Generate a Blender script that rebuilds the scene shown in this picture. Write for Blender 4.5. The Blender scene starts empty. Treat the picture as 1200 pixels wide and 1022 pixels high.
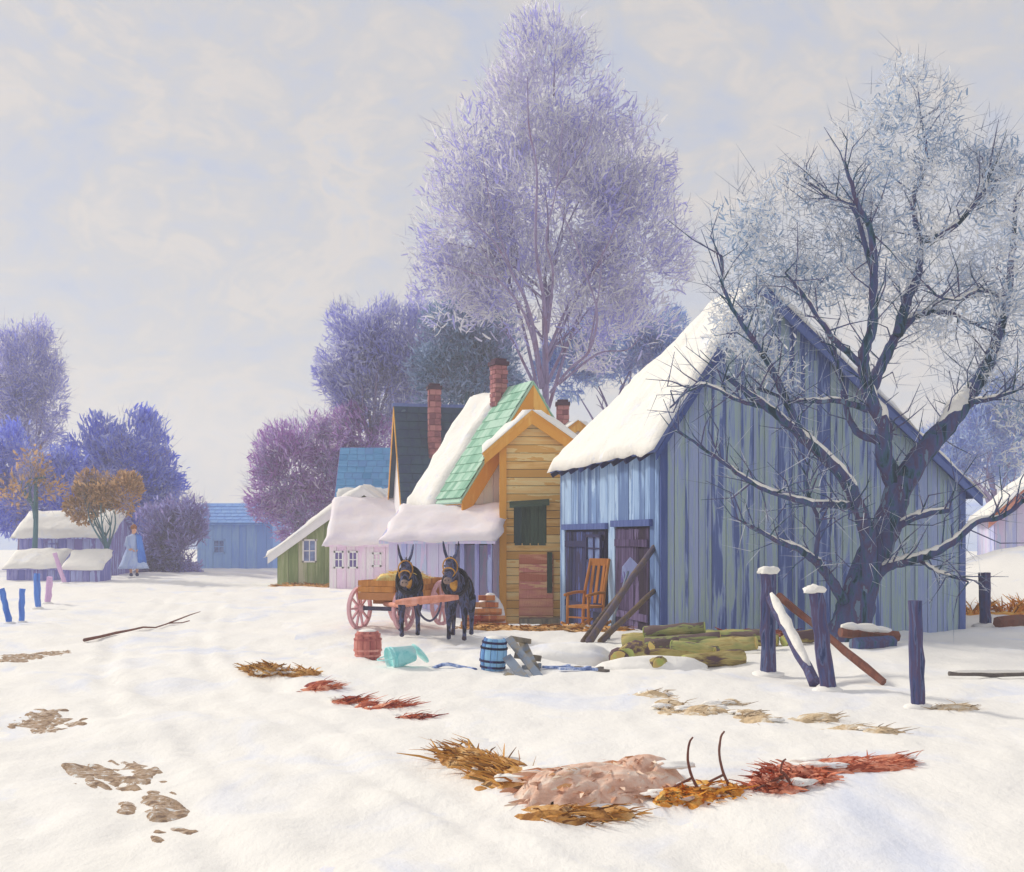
import bpy, bmesh, math, random
import numpy as np
from mathutils import Vector, Matrix

# ------------------------------------------------------------------ camera, sky, sun, exposure
SC = bpy.context.scene
COL = SC.collection
F, CX, HOR, EYE = 1300.0, 600.0, 628.0, 1.7        # focal length in picture widths of 1200, principal column, horizon row, eye height
cam_d = bpy.data.cameras.new('camera')
cam = bpy.data.objects.new('camera', cam_d); COL.objects.link(cam)
cam.location = (0, 0, EYE); cam.rotation_euler = (math.radians(90), 0, 0)
cam_d.sensor_width = 36; cam_d.lens = 36 * F / 1200; cam_d.shift_y = (HOR - 511) / 1200
cam_d.clip_start = 0.1; cam_d.clip_end = 2000
SC.camera = cam

SUN_AZ, SUN_EL = math.radians(-58), math.radians(36)     # azimuth from +Y towards +X
W = bpy.data.worlds.new('World'); SC.world = W; W.use_nodes = True
nt = W.node_tree; nt.nodes.clear()
def N(t, kind, **kw):
    n = t.nodes.new(kind)
    for k, v in kw.items():
        if hasattr(n, k): setattr(n, k, v)
    return n
wo = N(nt, 'ShaderNodeOutputWorld'); bg = N(nt, 'ShaderNodeBackground'); bg.inputs[1].default_value = 0.1
sky = N(nt, 'ShaderNodeTexSky', sky_type='NISHITA', sun_disc=False)
sky.sun_elevation = SUN_EL; sky.sun_rotation = SUN_AZ; sky.air_density = 1.0; sky.dust_density = 2.0
tc = N(nt, 'ShaderNodeTexCoord'); mp = N(nt, 'ShaderNodeMapping'); mp.inputs['Scale'].default_value = (1, 1, 1.5)
nz = N(nt, 'ShaderNodeTexNoise'); nz.inputs['Scale'].default_value = 6.0; nz.inputs['Detail'].default_value = 7; nz.inputs['Roughness'].default_value = .62; nz.inputs['Distortion'].default_value = 1.1
nz2 = N(nt, 'ShaderNodeTexNoise'); nz2.inputs['Scale'].default_value = 22.0; nz2.inputs['Detail'].default_value = 6; nz2.inputs['Distortion'].default_value = 1.5
rp = N(nt, 'ShaderNodeValToRGB')
SKY_COLS = [(.24, (.51, .57, .73)), (.40, (.59, .61, .69)), (.5, (.64, .63, .65)), (.60, (.73, .68, .65)), (.76, (.61, .635, .71))]
for i, (p, c) in enumerate(SKY_COLS):
    e = rp.color_ramp.elements[i] if i < 2 else rp.color_ramp.elements.new(p)
    e.position = p; e.color = (*c, 1)
am = N(nt, 'ShaderNodeMath', operation='MULTIPLY_ADD'); am.inputs[1].default_value = .42
am2 = N(nt, 'ShaderNodeMath', operation='SUBTRACT'); am2.inputs[1].default_value = .21
sc_ = N(nt, 'ShaderNodeVectorMath', operation='SCALE'); sc_.inputs['Scale'].default_value = 8.0
mx = N(nt, 'ShaderNodeMix', data_type='RGBA'); mx.inputs[0].default_value = .92
L = nt.links.new
L(tc.outputs['Generated'], mp.inputs[0]); L(mp.outputs[0], nz.inputs[0]); L(mp.outputs[0], nz2.inputs[0])
L(nz2.outputs[0], am.inputs[0]); L(nz.outputs[0], am2.inputs[0]); L(am2.outputs[0], am.inputs[2]); L(am.outputs[0], rp.inputs[0])
L(rp.outputs[0], sc_.inputs[0]); L(sky.outputs[0], mx.inputs[6]); L(sc_.outputs[0], mx.inputs[7]); L(mx.outputs[2], bg.inputs[0]); L(bg.outputs[0], wo.inputs[0])

sun_d = bpy.data.lights.new('sun', 'SUN'); sun_d.energy = 2.2; sun_d.angle = math.radians(9); sun_d.color = (1, .92, .78)
sun = bpy.data.objects.new('sun', sun_d); COL.objects.link(sun)
sdir = Vector((math.sin(SUN_AZ) * math.cos(SUN_EL), math.cos(SUN_AZ) * math.cos(SUN_EL), math.sin(SUN_EL)))
sun.rotation_euler = sdir.to_track_quat('Z', 'Y').to_euler()
sun.location = sdir * 60
SC.view_settings.view_transform = 'Standard'; SC.view_settings.look = 'None'
SC.view_settings.exposure = 0.28; SC.view_settings.gamma = 1.0; SC.view_settings.use_curve_mapping = False
SC.render.engine = 'CYCLES'
SC.cycles.use_denoising = True
SC.cycles.max_bounces = 8; SC.cycles.diffuse_bounces = 6; SC.cycles.transmission_bounces = 6; SC.cycles.volume_bounces = 1; SC.cycles.transparent_max_bounces = 4

# ------------------------------------------------------------------ small helpers
R = random.Random(7)
rng = np.random.default_rng(11)
PI = math.pi

def X(px, d): return (px - CX) / F * d
def Z(py, d): return EYE + (HOR - py) / F * d
def at(px, py, d): return Vector((X(px, d), d, Z(py, d)))

def _h(ix, iy, s):
    n = np.sin(ix * 127.1 + iy * 311.7 + s * 74.7) * 43758.5453
    return n - np.floor(n)
def vn(x, y, s=0):
    x = np.asarray(x, float); y = np.asarray(y, float)
    ix, iy = np.floor(x), np.floor(y); fx, fy = x - ix, y - iy
    fx = fx * fx * (3 - 2 * fx); fy = fy * fy * (3 - 2 * fy)
    a, b, c, d = _h(ix, iy, s), _h(ix + 1, iy, s), _h(ix, iy + 1, s), _h(ix + 1, iy + 1, s)
    return (a + (b - a) * fx) * (1 - fy) + (c + (d - c) * fx) * fy - .5
def sm(a, b, x):
    t = np.clip((np.asarray(x, float) - a) / (b - a), 0, 1); return t * t * (3 - 2 * t)
ROAD_Y = [-12, 0, 6.5, 10.7, 14, 20, 40, 90, 230]
ROAD_X = [8.8, 2.4, -.8, -2.95, -4.3, -6.0, -10.6, -20, -45]
def road_off(x, y): return np.asarray(x, float) - np.interp(y, ROAD_Y, ROAD_X)
def gh(x, y):
    x = np.asarray(x, float); y = np.asarray(y, float)
    z = -.30 * sm(18.5, 25, y) * sm(-2.5, -.3, x) * (1 - sm(7.5, 9.5, x))
    z = z + 1.45 * np.exp(-((x - 13.5) / 3.6) ** 2 - ((y - 28) / 4.2) ** 2)
    z = z + .16 * sm(32, 39, y) * sm(-9, -12, x)
    o = road_off(x, y); near = 1 - sm(40, 70, y)
    z = z + near * (.03 * sm(1.7, 2.5, o) + .03 * sm(-1.8, -2.6, o))
    for c, dp in ((-.95, .05), (-.45, .025), (.45, .055), (.95, .03)):
        cc = o - c + .22 * vn(y * .45, c * 3, 4) + .08 * vn(y * 1.7, c, 8)
        z = z - near * dp * np.clip(.35 + 2.2 * vn(y * .7, c * 7, 6), 0, 1.4) * np.exp(-(cc / .11) ** 2) + near * dp * .3 * np.exp(-((np.abs(cc) - .2) / .08) ** 2)
    z = z + .10 * vn(x * .35, y * .35, 1) + .07 * vn(x * .9 + 3, y * .9, 2) + .035 * vn(x * 2.3, y * 2.3, 3) + near * (.03 * vn(x * 5, y * 4, 5) + .022 * vn(x * 11, y * 8, 7))
    ua, ub = x * .78 + y * .62, -x * .62 + y * .78      # streaks of packed snow along the lane
    z = z + near * .055 * vn(ua * 3.2, ub * .55, 12) * (1 - sm(1.9, 3.2, np.abs(o + .3)))
    tramp = np.exp(-((x + .6) / 2.8) ** 2 - ((y - 16.2) / 2.6) ** 2)      # trampled yard
    z = z - .05 * tramp * np.clip(vn(x * 5.5, y * 3.6, 14) * 3, -.2, 1)
    return z
def g(x, y): return float(gh(x, y))
def on(px, d): return Vector((X(px, d), d, g(X(px, d), d)))

def mesh_np(name, V, Fq, smooth=False):
    V = np.asarray(V, np.float32).reshape(-1, 3); Fq = np.asarray(Fq, np.int32)
    k = Fq.shape[1]; me = bpy.data.meshes.new(name)
    me.vertices.add(len(V)); me.vertices.foreach_set('co', V.ravel())
    me.loops.add(Fq.size); me.loops.foreach_set('vertex_index', Fq.ravel())
    me.polygons.add(len(Fq)); me.polygons.foreach_set('loop_start', np.arange(0, Fq.size, k, dtype=np.int32))
    try: me.polygons.foreach_set('loop_total', np.full(len(Fq), k, np.int32))
    except Exception: pass
    me.update(calc_edges=True); me.validate()
    if smooth: me.polygons.foreach_set('use_smooth', np.ones(len(Fq), bool))
    return me

class MB:
    def __init__(s): s.v, s.f = [], []
    def add(s, vs, fs):
        o = len(s.v); s.v += [tuple(p) for p in vs]; s.f += [tuple(i + o for i in q) for q in fs]; return s
    def box(s, c, size, M=None):
        c = Vector(c); hx, hy, hz = [q / 2 for q in size]; vs = []
        for x in (-hx, hx):
            for y in (-hy, hy):
                for z in (-hz, hz):
                    p = Vector((x, y, z)); vs.append(c + (M @ p if M else p))
        return s.add(vs, [(0, 1, 3, 2), (4, 6, 7, 5), (0, 4, 5, 1), (2, 3, 7, 6), (0, 2, 6, 4), (1, 5, 7, 3)])
    def bar(s, p, q, w, h, up=(0, 0, 1)):
        p, q = Vector(p), Vector(q); t = (q - p).normalized(); u = Vector(up)
        if abs(t.dot(u)) > .98: u = Vector((0, 1, 0))
        a = t.cross(u).normalized(); b = a.cross(t)
        vs = [e + a * (i * w / 2) + b * (j * h / 2) for e in (p, q) for i, j in ((-1, -1), (1, -1), (1, 1), (-1, 1))]
        return s.add(vs, [(3, 2, 1, 0), (4, 5, 6, 7), (0, 1, 5, 4), (1, 2, 6, 5), (2, 3, 7, 6), (3, 0, 4, 7)])
    def tube(s, pts, rad, n=8, jit=0, cap=True):
        pts = [Vector(p) for p in pts]
        if not hasattr(rad, '__len__'): rad = [rad] * len(pts)
        vs, fs = [], []; a = None
        for i, p in enumerate(pts):
            t = (pts[min(i + 1, len(pts) - 1)] - pts[max(i - 1, 0)]).normalized()
            if a is None: a = t.orthogonal().normalized()
            a = (a - t * a.dot(t)).normalized(); b = t.cross(a)
            for k in range(n):
                th = 2 * PI * k / n; r = rad[i] * (1 + jit * R.uniform(-1, 1))
                vs.append(p + a * (math.cos(th) * r) + b * (math.sin(th) * r))
        for i in range(len(pts) - 1):
            for k in range(n):
                fs.append((i * n + k, i * n + (k + 1) % n, (i + 1) * n + (k + 1) % n, (i + 1) * n + k))
        if cap: fs += [tuple(range(n))[::-1], tuple((len(pts) - 1) * n + k for k in range(n))]
        return s.add(vs, fs)
    def lathe(s, prof, n=20, c=(0, 0, 0), M=None):
        c = Vector(c); vs, fs = [], []
        for r, z in prof:
            for k in range(n):
                p = Vector((r * math.cos(2 * PI * k / n), r * math.sin(2 * PI * k / n), z)); vs.append(c + (M @ p if M else p))
        for i in range(len(prof) - 1):
            for k in range(n): fs.append((i * n + k, i * n + (k + 1) % n, (i + 1) * n + (k + 1) % n, (i + 1) * n + k))
        fs += [tuple(range(n))[::-1], tuple((len(prof) - 1) * n + k for k in range(n))]
        return s.add(vs, fs)
    def prism(s, poly, axis, a, b):
        # poly: (u, z) points; extruded along local axis 'x' or 'y' from a to b
        n = len(poly); f = (lambda u, z, e: (u, e, z)) if axis == 'y' else (lambda u, z, e: (e, u, z))
        vs = [f(u, z, a) for u, z in poly] + [f(u, z, b) for u, z in poly]
        return s.add(vs, [tuple(range(n)), tuple(range(n, 2 * n))[::-1]] + [(i, i + n, (i + 1) % n + n, (i + 1) % n) for i in range(n)])
    def mesh(s, name, smooth=False, fix=True):
        me = bpy.data.meshes.new(name); me.from_pydata(s.v, [], s.f); me.update()
        if fix:
            bm = bmesh.new(); bm.from_mesh(me); bmesh.ops.recalc_face_normals(bm, faces=bm.faces); bm.to_mesh(me); bm.free()
        if smooth: me.polygons.foreach_set('use_smooth', [True] * len(me.polygons))
        return me
    def build(s, name, mat, parent=None, smooth=False, **kw): return obj(name, s.mesh(name, smooth), mat, parent, **kw)

def obj(name, me, mat=None, parent=None, loc=None, rotz=None, kind=None):
    o = bpy.data.objects.new(name, me); COL.objects.link(o)
    if mat is not None and me is not None and not me.materials: me.materials.append(mat)
    if parent: o.parent = parent
    if loc is not None: o.location = loc
    if rotz is not None: o.rotation_euler = (0, 0, rotz)
    if kind: o['kind'] = kind
    return o
def tag(o, label, cat, group=None):
    o['label'] = label; o['category'] = cat
    if group: o['group'] = group
    return o
def thing(name, label, cat, loc=(0, 0, 0), rotz=0, group=None):
    return tag(obj(name, None, None, None, loc, rotz), label, cat, group)
def smooth_path(pts, k=5):
    pts = [Vector(p) for p in pts]; out = []
    P = [pts[0] * 2 - pts[1]] + pts + [pts[-1] * 2 - pts[-2]]
    for i in range(1, len(P) - 2):
        for j in range(k):
            t = j / k
            out.append(.5 * ((2 * P[i]) + (-P[i - 1] + P[i + 1]) * t + (2 * P[i - 1] - 5 * P[i] + 4 * P[i + 1] - P[i + 2]) * t * t + (-P[i - 1] + 3 * P[i] - 3 * P[i + 1] + P[i + 2]) * t ** 3))
    return out + [pts[-1]]

# ------------------------------------------------------------------ procedural materials
def rgb(r, g_, b, k=1.32):      # display value to reflectance under this overcast light
    f = lambda c: min(.86, k * ((c / 255 / 12.92) if c <= 10 else ((c / 255 + .055) / 1.055) ** 2.4))
    return (f(r), f(g_), f(b))
def mat(name, cols, scale=(3, 3, 3), rnd=None, mixn=1.0, detail=5, rough=.85, bump=.25, bscale=30, dist=.4, spec=.25, contrast=2.2, bstretch=None, sss=0, thin=0, bdist=.03, rw=1.0):
    """cols spread over a ramp driven by streaked noise plus a per-object or per-island random value"""
    m = bpy.data.materials.new(name); m.use_nodes = True; t = m.node_tree; t.nodes.clear(); l = t.links.new
    out = N(t, 'ShaderNodeOutputMaterial'); b = N(t, 'ShaderNodeBsdfPrincipled'); l(b.outputs[0], out.inputs[0])
    b.inputs['Roughness'].default_value = rough; b.inputs['Specular IOR Level'].default_value = spec
    if sss:
        b.inputs['Subsurface Weight'].default_value = sss; b.inputs['Subsurface Radius'].default_value = (.5, .6, .8); b.inputs['Subsurface Scale'].default_value = .05
    c = N(t, 'ShaderNodeTexCoord'); oi = N(t, 'ShaderNodeObjectInfo')
    off = N(t, 'ShaderNodeVectorMath', operation='MULTIPLY_ADD'); off.inputs[1].default_value = (1, 1, 1)
    rv = N(t, 'ShaderNodeMath', operation='MULTIPLY'); rv.inputs[1].default_value = 37.0
    l(oi.outputs['Random'], rv.inputs[0]); l(c.outputs['Object'], off.inputs[0]); l(rv.outputs[0], off.inputs[2])
    mp = N(t, 'ShaderNodeMapping'); mp.inputs['Scale'].default_value = scale; l(off.outputs[0], mp.inputs[0])
    nz = N(t, 'ShaderNodeTexNoise'); nz.inputs['Scale'].default_value = 1; nz.inputs['Detail'].default_value = detail; nz.inputs['Roughness'].default_value = .6; nz.inputs['Distortion'].default_value = dist
    l(mp.outputs[0], nz.inputs[0])
    ct = N(t, 'ShaderNodeMath', operation='MULTIPLY_ADD'); ct.inputs[1].default_value = contrast * mixn; ct.inputs[2].default_value = .5 - .5 * contrast * mixn
    l(nz.outputs[0], ct.inputs[0]); fac = ct.outputs[0]
    if rnd:
        src0 = oi.outputs['Random'] if rnd == 'obj' else N(t, 'ShaderNodeNewGeometry').outputs['Random Per Island']
        ad = N(t, 'ShaderNodeMath', operation='ADD'); sb = N(t, 'ShaderNodeMath', operation='SUBTRACT'); sb.inputs[1].default_value = .5
        rwm = N(t, 'ShaderNodeMath', operation='MULTIPLY'); rwm.inputs[1].default_value = rw; sb.inputs[1].default_value = .5 * rw; l(src0, rwm.inputs[0])
        l(fac, ad.inputs[0]); l(rwm.outputs[0], ad.inputs[1]); l(ad.outputs[0], sb.inputs[0]); fac = sb.outputs[0]
    rp = N(t, 'ShaderNodeValToRGB'); n = len(cols)
    for i, q in enumerate(cols):
        e = rp.color_ramp.elements[i] if i < 2 else rp.color_ramp.elements.new(.5)
        e.position = .12 + .76 * i / max(1, n - 1)
    for i, q in enumerate(cols): rp.color_ramp.elements[i].color = (*q, 1)
    l(fac, rp.inputs[0]); l(rp.outputs[0], b.inputs['Base Color'])
    if thin:
        tr = N(t, 'ShaderNodeBsdfTranslucent'); ms = N(t, 'ShaderNodeMixShader'); ms.inputs[0].default_value = thin
        l(rp.outputs[0], tr.inputs[0]); l(b.outputs[0], ms.inputs[1]); l(tr.outputs[0], ms.inputs[2]); l(ms.outputs[0], out.inputs[0])
    if bump:
        bz = N(t, 'ShaderNodeTexNoise'); bz.inputs['Scale'].default_value = bscale; bz.inputs['Detail'].default_value = 6; bz.inputs['Roughness'].default_value = .65
        if bstretch:
            m2 = N(t, 'ShaderNodeMapping'); m2.inputs['Scale'].default_value = bstretch; l(off.outputs[0], m2.inputs[0]); l(m2.outputs[0], bz.inputs[0])
        else: l(off.outputs[0], bz.inputs[0])
        bp = N(t, 'ShaderNodeBump'); bp.inputs['Strength'].default_value = bump; bp.inputs['Distance'].default_value = bdist
        l(bz.outputs[0], bp.inputs['Height']); l(bp.outputs[0], b.inputs['Normal'])
    return m

SN = [(.74, .775, .875), (.83, .84, .875), (.90, .885, .85), (.91, .89, .84), (.88, .84, .85), (.80, .80, .875)]
M = {}
M['snow'] = mat('snow', SN, (.8, .55, 2), mixn=.85, detail=8, rough=.75, bump=.4, bscale=2.2, bstretch=(1.5, 1.1, 1.3), bdist=.08, dist=.8)
M['road'] = mat('road_snow', [(.78, .79, .87), (.86, .83, .85), (.88, .85, .82), (.84, .80, .83), (.87, .86, .86)], (1.2, .5, 2), mixn=.9, detail=7, rough=.7, bump=.7, bscale=5, bstretch=(2.2, .9, 1))
M['roof_snow'] = mat('roof_snow', [(.82, .84, .89), (.90, .88, .83), (.91, .89, .84), (.86, .86, .88)], (1.6, 1.6, 1.6), rough=.75, bump=.8, bscale=5, bdist=.06)
M['pink_snow'] = mat('pink_roof_snow', [(.80, .74, .84), (.89, .82, .84), (.84, .82, .90)], (1.2, 1.2, 1.2), rough=.75, bump=.5, bscale=6)
wood = lambda name, cols, **k: mat(name, cols, **{**dict(scale=(9, 9, .9), rnd='obj', mixn=.75, bump=.5, bscale=1, bstretch=(60, 60, 4), rough=.85), **k})
M['barn_gable'] = wood('weathered_blue_boards', [rgb(80, 98, 150), rgb(122, 138, 182), rgb(140, 160, 182), rgb(150, 170, 166), rgb(132, 146, 192), rgb(172, 156, 196), rgb(104, 126, 176), rgb(142, 156, 190)], rw=.75, mixn=1.15, scale=(9, 9, .6))
M['barn_side'] = wood('pale_blue_boards', [rgb(84, 108, 152), rgb(126, 154, 192), rgb(158, 182, 208), rgb(104, 132, 176)])
M['barn_door'] = wood('dark_blue_door_boards', [rgb(18, 20, 50), rgb(28, 34, 80), rgb(40, 34, 66), rgb(56, 70, 124)])
M['purple_door'] = wood('purple_door_boards', [rgb(34, 22, 46), rgb(56, 42, 78), rgb(104, 92, 130), rgb(40, 28, 58)])
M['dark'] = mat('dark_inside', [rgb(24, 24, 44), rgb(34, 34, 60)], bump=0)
M['trim_blue'] = wood('blue_trim', [rgb(58, 76, 130), rgb(92, 108, 160)])
M['ochre'] = wood('ochre_clapboard', [rgb(184, 138, 72), rgb(206, 166, 104), rgb(220, 190, 138), rgb(198, 154, 88)], scale=(1.2, 6, 8), bstretch=(4, 40, 60))
M['ochre_trim'] = wood('ochre_trim', [rgb(190, 130, 50), rgb(214, 164, 84), rgb(200, 142, 62)])
M['pinkboard'] = wood('faded_pink_boards', [rgb(176, 104, 84), rgb(206, 150, 120), rgb(190, 116, 112), rgb(214, 170, 130)], scale=(1.2, 6, 8))
M['greenboard'] = wood('dark_green_boards', [rgb(34, 52, 48), rgb(58, 78, 66), rgb(40, 60, 66)])
M['pinkwall'] = wood('pale_pink_boards', [rgb(226, 200, 206), rgb(238, 222, 224), rgb(222, 208, 222)])
M['lilacwall'] = wood('lilac_boards', [rgb(164, 170, 218), rgb(190, 192, 228), rgb(196, 180, 214), rgb(176, 184, 226)])
M['slate'] = mat('blue_slate', [rgb(32, 50, 72), rgb(48, 70, 88), rgb(40, 52, 88), rgb(78, 94, 108)], (4, 4, 4), rnd='island', mixn=.7, bump=.4, bscale=12)
M['greenshingle'] = mat('green_shingle', [rgb(112, 156, 136), rgb(136, 176, 156), rgb(160, 190, 174)], (4, 4, 4), rnd='obj', mixn=.6, bump=.4, bscale=14)
M['brick'] = mat('chimney_brick', [rgb(112, 70, 82), rgb(146, 94, 100), rgb(160, 110, 112)], (5, 5, 9), rnd='obj', mixn=.7, bump=.5, bscale=18)
M['soot'] = mat('sooty_cap', [rgb(50, 36, 56), rgb(78, 50, 70)], (6, 6, 6))
M['greenwall'] = wood('moss_green_boards', [rgb(104, 122, 80), rgb(132, 146, 104), rgb(164, 164, 140)])
M['pinkcot'] = wood('pink_cottage_boards', [rgb(220, 190, 208), rgb(232, 208, 220), rgb(212, 190, 222)])
M['bluehouse'] = mat('blue_roofing', [rgb(64, 128, 176), rgb(92, 152, 196), rgb(84, 134, 186)], (1, 5, 9), rnd='obj', mixn=.7, bump=.4, bscale=8)
M['farblue'] = wood('distant_blue_boards', [rgb(120, 156, 214), rgb(142, 176, 224), rgb(130, 166, 220)])
M['farroof'] = mat('distant_blue_roof', [rgb(104, 144, 206), rgb(126, 164, 218)], (2, 2, 2))
M['lavboard'] = wood('lavender_boards', [rgb(104, 106, 170), rgb(140, 138, 188), rgb(160, 172, 214), rgb(120, 110, 168)])
M['mauve'] = wood('mauve_trim', [rgb(120, 92, 150), rgb(160, 120, 170)])
M['glass'] = mat('window_glass', [rgb(70, 80, 130), rgb(120, 140, 180)], (3, 3, 3), rough=.15, bump=0, spec=.5)
M['winlilac'] = mat('violet_window', [rgb(84, 72, 130), rgb(110, 96, 150)], (3, 3, 3), rough=.3, bump=0)
M['white'] = mat('white_paint', [(.78, .78, .8), (.84, .84, .84)], (6, 6, 6))
M['post'] = wood('weathered_post', [rgb(38, 50, 88), rgb(84, 94, 130), rgb(74, 62, 92), rgb(56, 72, 116), rgb(120, 128, 152), rgb(48, 52, 84)], rnd=None, contrast=3.4, scale=(16, 16, 1.6))
M['bluepost'] = wood('blue_post', [rgb(50, 90, 170), rgb(80, 124, 200), rgb(60, 80, 150)], rnd=None)
M['pinkpost'] = wood('pink_post', [rgb(176, 142, 186), rgb(200, 168, 200)], rnd=None)
M['brownwood'] = wood('brown_wood', [rgb(78, 46, 48), rgb(116, 72, 60), rgb(96, 80, 80)], rnd=None)
M['greywood'] = wood('grey_wood', [rgb(92, 86, 84), rgb(128, 118, 100), rgb(110, 122, 140)], rnd='obj')
M['darkpole'] = wood('dark_pole', [rgb(64, 54, 62), rgb(104, 86, 64), rgb(84, 76, 92)], rnd='obj')
M['orange'] = wood('orange_wood', [rgb(150, 92, 42), rgb(184, 122, 62)], rnd=None)
M['log'] = mat('mossy_bark', [rgb(86, 66, 72), rgb(142, 124, 74), rgb(172, 158, 104), rgb(122, 134, 84), rgb(160, 142, 96), rgb(100, 84, 84)], (1.5, 7, 7), rnd='obj', mixn=1.0, bump=.9, bscale=1, bstretch=(5, 34, 34))
M['logend'] = mat('log_end', [rgb(146, 156, 84), rgb(176, 150, 92), rgb(160, 170, 100)], (6, 6, 6), rnd='obj')
M['bark'] = mat('dark_bark', [rgb(26, 50, 68), rgb(50, 84, 102), rgb(66, 80, 122), rgb(76, 62, 92), rgb(40, 80, 88), rgb(96, 116, 140)], (6, 6, 1.2), contrast=3, bump=.9, bscale=1, bstretch=(26, 26, 5))
M['palebark'] = mat('pale_bark', [rgb(110, 98, 132), rgb(136, 124, 160), rgb(120, 96, 124)], (4, 4, .8), bump=.5, bscale=1, bstretch=(20, 20, 4))
M['greenbark'] = mat('green_bark', [rgb(50, 86, 104), rgb(66, 104, 116), rgb(90, 104, 130)], (4, 4, .8), bump=.5, bscale=12)
crown = lambda name, cols, **k: mat(name, cols, **{**dict(scale=(.5, .5, .5), rnd='island', mixn=.8, bump=0, rough=.9, spec=.1, thin=.5), **k})
M['c_tall'] = crown('frost_lavender_twigs', [rgb(160, 158, 214), rgb(188, 186, 226), rgb(214, 214, 236), rgb(232, 232, 242), rgb(190, 186, 228)])
M['c_round'] = crown('grey_violet_twigs', [rgb(142, 144, 204), rgb(168, 170, 220), rgb(198, 200, 232)])
M['c_teal'] = crown('teal_grey_twigs', [rgb(104, 134, 164), rgb(134, 156, 184), rgb(164, 180, 206)])
M['c_purple'] = crown('mauve_twigs', [rgb(146, 96, 164), rgb(172, 132, 188), rgb(186, 164, 210), rgb(206, 196, 226)])
M['c_peri'] = crown('periwinkle_twigs', [rgb(98, 112, 214), rgb(122, 136, 226), rgb(142, 154, 234), rgb(172, 178, 236)])
M['c_left'] = crown('lilac_twigs', [rgb(132, 138, 206), rgb(162, 164, 218), rgb(196, 192, 226), rgb(216, 212, 232)])
M['c_tan'] = crown('withered_tan_leaves', [rgb(140, 112, 96), rgb(172, 140, 110), rgb(194, 162, 126), rgb(178, 138, 92)])
M['c_mauvegrey'] = crown('mauve_grey_twigs', [rgb(120, 106, 160), rgb(150, 138, 188), rgb(164, 164, 214)])
M['c_right'] = crown('hoarfrost_twigs', [rgb(132, 154, 180), rgb(176, 190, 212), rgb(212, 216, 230), rgb(236, 236, 240), rgb(244, 242, 242), rgb(190, 198, 218)])
M['c_rback'] = crown('pale_blue_twigs', [rgb(128, 150, 204), rgb(156, 176, 220), rgb(180, 196, 226)])
M['twig'] = mat('frosted_fine_twig', [rgb(120, 118, 160), rgb(160, 158, 196)], (2, 2, 2), rnd='island', bump=0)
M['twigdark'] = mat('dark_fine_twig', [rgb(86, 98, 122), rgb(140, 150, 176), rgb(200, 204, 220)], (2, 2, 2), rnd='island', bump=0)
M['hill'] = mat('blue_wooded_hill', [rgb(140, 160, 212), rgb(164, 180, 222), rgb(184, 192, 226)], (.12, .12, .3), detail=8, bump=0)
blade = lambda name, cols: mat(name, cols, (3, 3, 3), rnd='island', mixn=.5, bump=0, rough=.8)
M['g_ochre'] = blade('ochre_grass', [rgb(104, 64, 28), rgb(158, 106, 44), rgb(190, 142, 70), rgb(128, 100, 60)])
M['g_pink'] = blade('pink_tan_straw', [rgb(178, 132, 104), rgb(206, 170, 146), rgb(222, 198, 180), rgb(196, 146, 100)])
M['g_orange'] = blade('orange_grass', [rgb(140, 84, 16), rgb(196, 124, 30), rgb(216, 160, 60), rgb(120, 90, 40)])
M['g_rust'] = blade('rust_weeds', [rgb(136, 66, 48), rgb(176, 96, 70), rgb(202, 140, 112), rgb(160, 84, 52)])
M['g_red'] = blade('dark_red_weeds', [rgb(106, 34, 34), rgb(152, 62, 48), rgb(190, 104, 60), rgb(170, 110, 90)])
M['g_straw'] = blade('straw', [rgb(128, 92, 38), rgb(176, 136, 70), rgb(206, 170, 110)])
M['g_grey'] = blade('grey_straw', [rgb(134, 118, 100), rgb(176, 156, 128), rgb(196, 182, 164)])
M['soil'] = mat('frozen_soil', [rgb(112, 84, 62), rgb(150, 118, 88), rgb(172, 144, 120)], (8, 8, 8), bump=.8, bscale=18)
M['mud'] = mat('road_mud', [rgb(124, 104, 90), rgb(160, 134, 108), rgb(182, 166, 152), rgb(222, 214, 208)], (16, 16, 16), contrast=3.4, bump=1.0, bscale=26)
M['pinkearth'] = mat('pinkish_earth', [rgb(174, 136, 116), rgb(202, 166, 146), rgb(222, 200, 188), rgb(190, 146, 112)], (4, 9, 9), bump=.8, bscale=14)
earth = lambda name, cols: mat(name, cols, (6, 10, 10), contrast=3, bump=.8, bscale=16)
M['e_ochre'] = earth('ochre_turf', [rgb(132, 88, 44), rgb(176, 126, 66), rgb(206, 168, 116), rgb(112, 84, 58)])
M['e_orange'] = earth('orange_turf', [rgb(156, 96, 30), rgb(204, 138, 52), rgb(222, 178, 104), rgb(120, 92, 46)])
M['e_rust'] = earth('rust_turf', [rgb(150, 76, 58), rgb(190, 116, 90), rgb(216, 164, 144), rgb(170, 96, 66)])
M['e_red'] = earth('red_turf', [rgb(120, 50, 46), rgb(168, 88, 62), rgb(206, 150, 124)])
M['e_grey'] = earth('tan_turf', [rgb(160, 140, 112), rgb(190, 168, 136), rgb(214, 204, 190)])
M['fur'] = mat('dark_fur', [rgb(20, 18, 30), rgb(40, 38, 58), rgb(78, 86, 124), rgb(70, 52, 52), rgb(34, 34, 56)], (9, 9, 4), contrast=3.2, bump=.9, bscale=45, rough=.85)
M['muzzle'] = mat('pale_muzzle', [rgb(112, 96, 96), rgb(140, 120, 110)], (6, 6, 6))
M['leather'] = mat('tan_leather', [rgb(150, 100, 40), rgb(196, 146, 70)], (8, 8, 8), rough=.6)
M['strap'] = mat('black_strap', [rgb(24, 22, 34), rgb(44, 38, 52)], (8, 8, 8), rough=.6)
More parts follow.
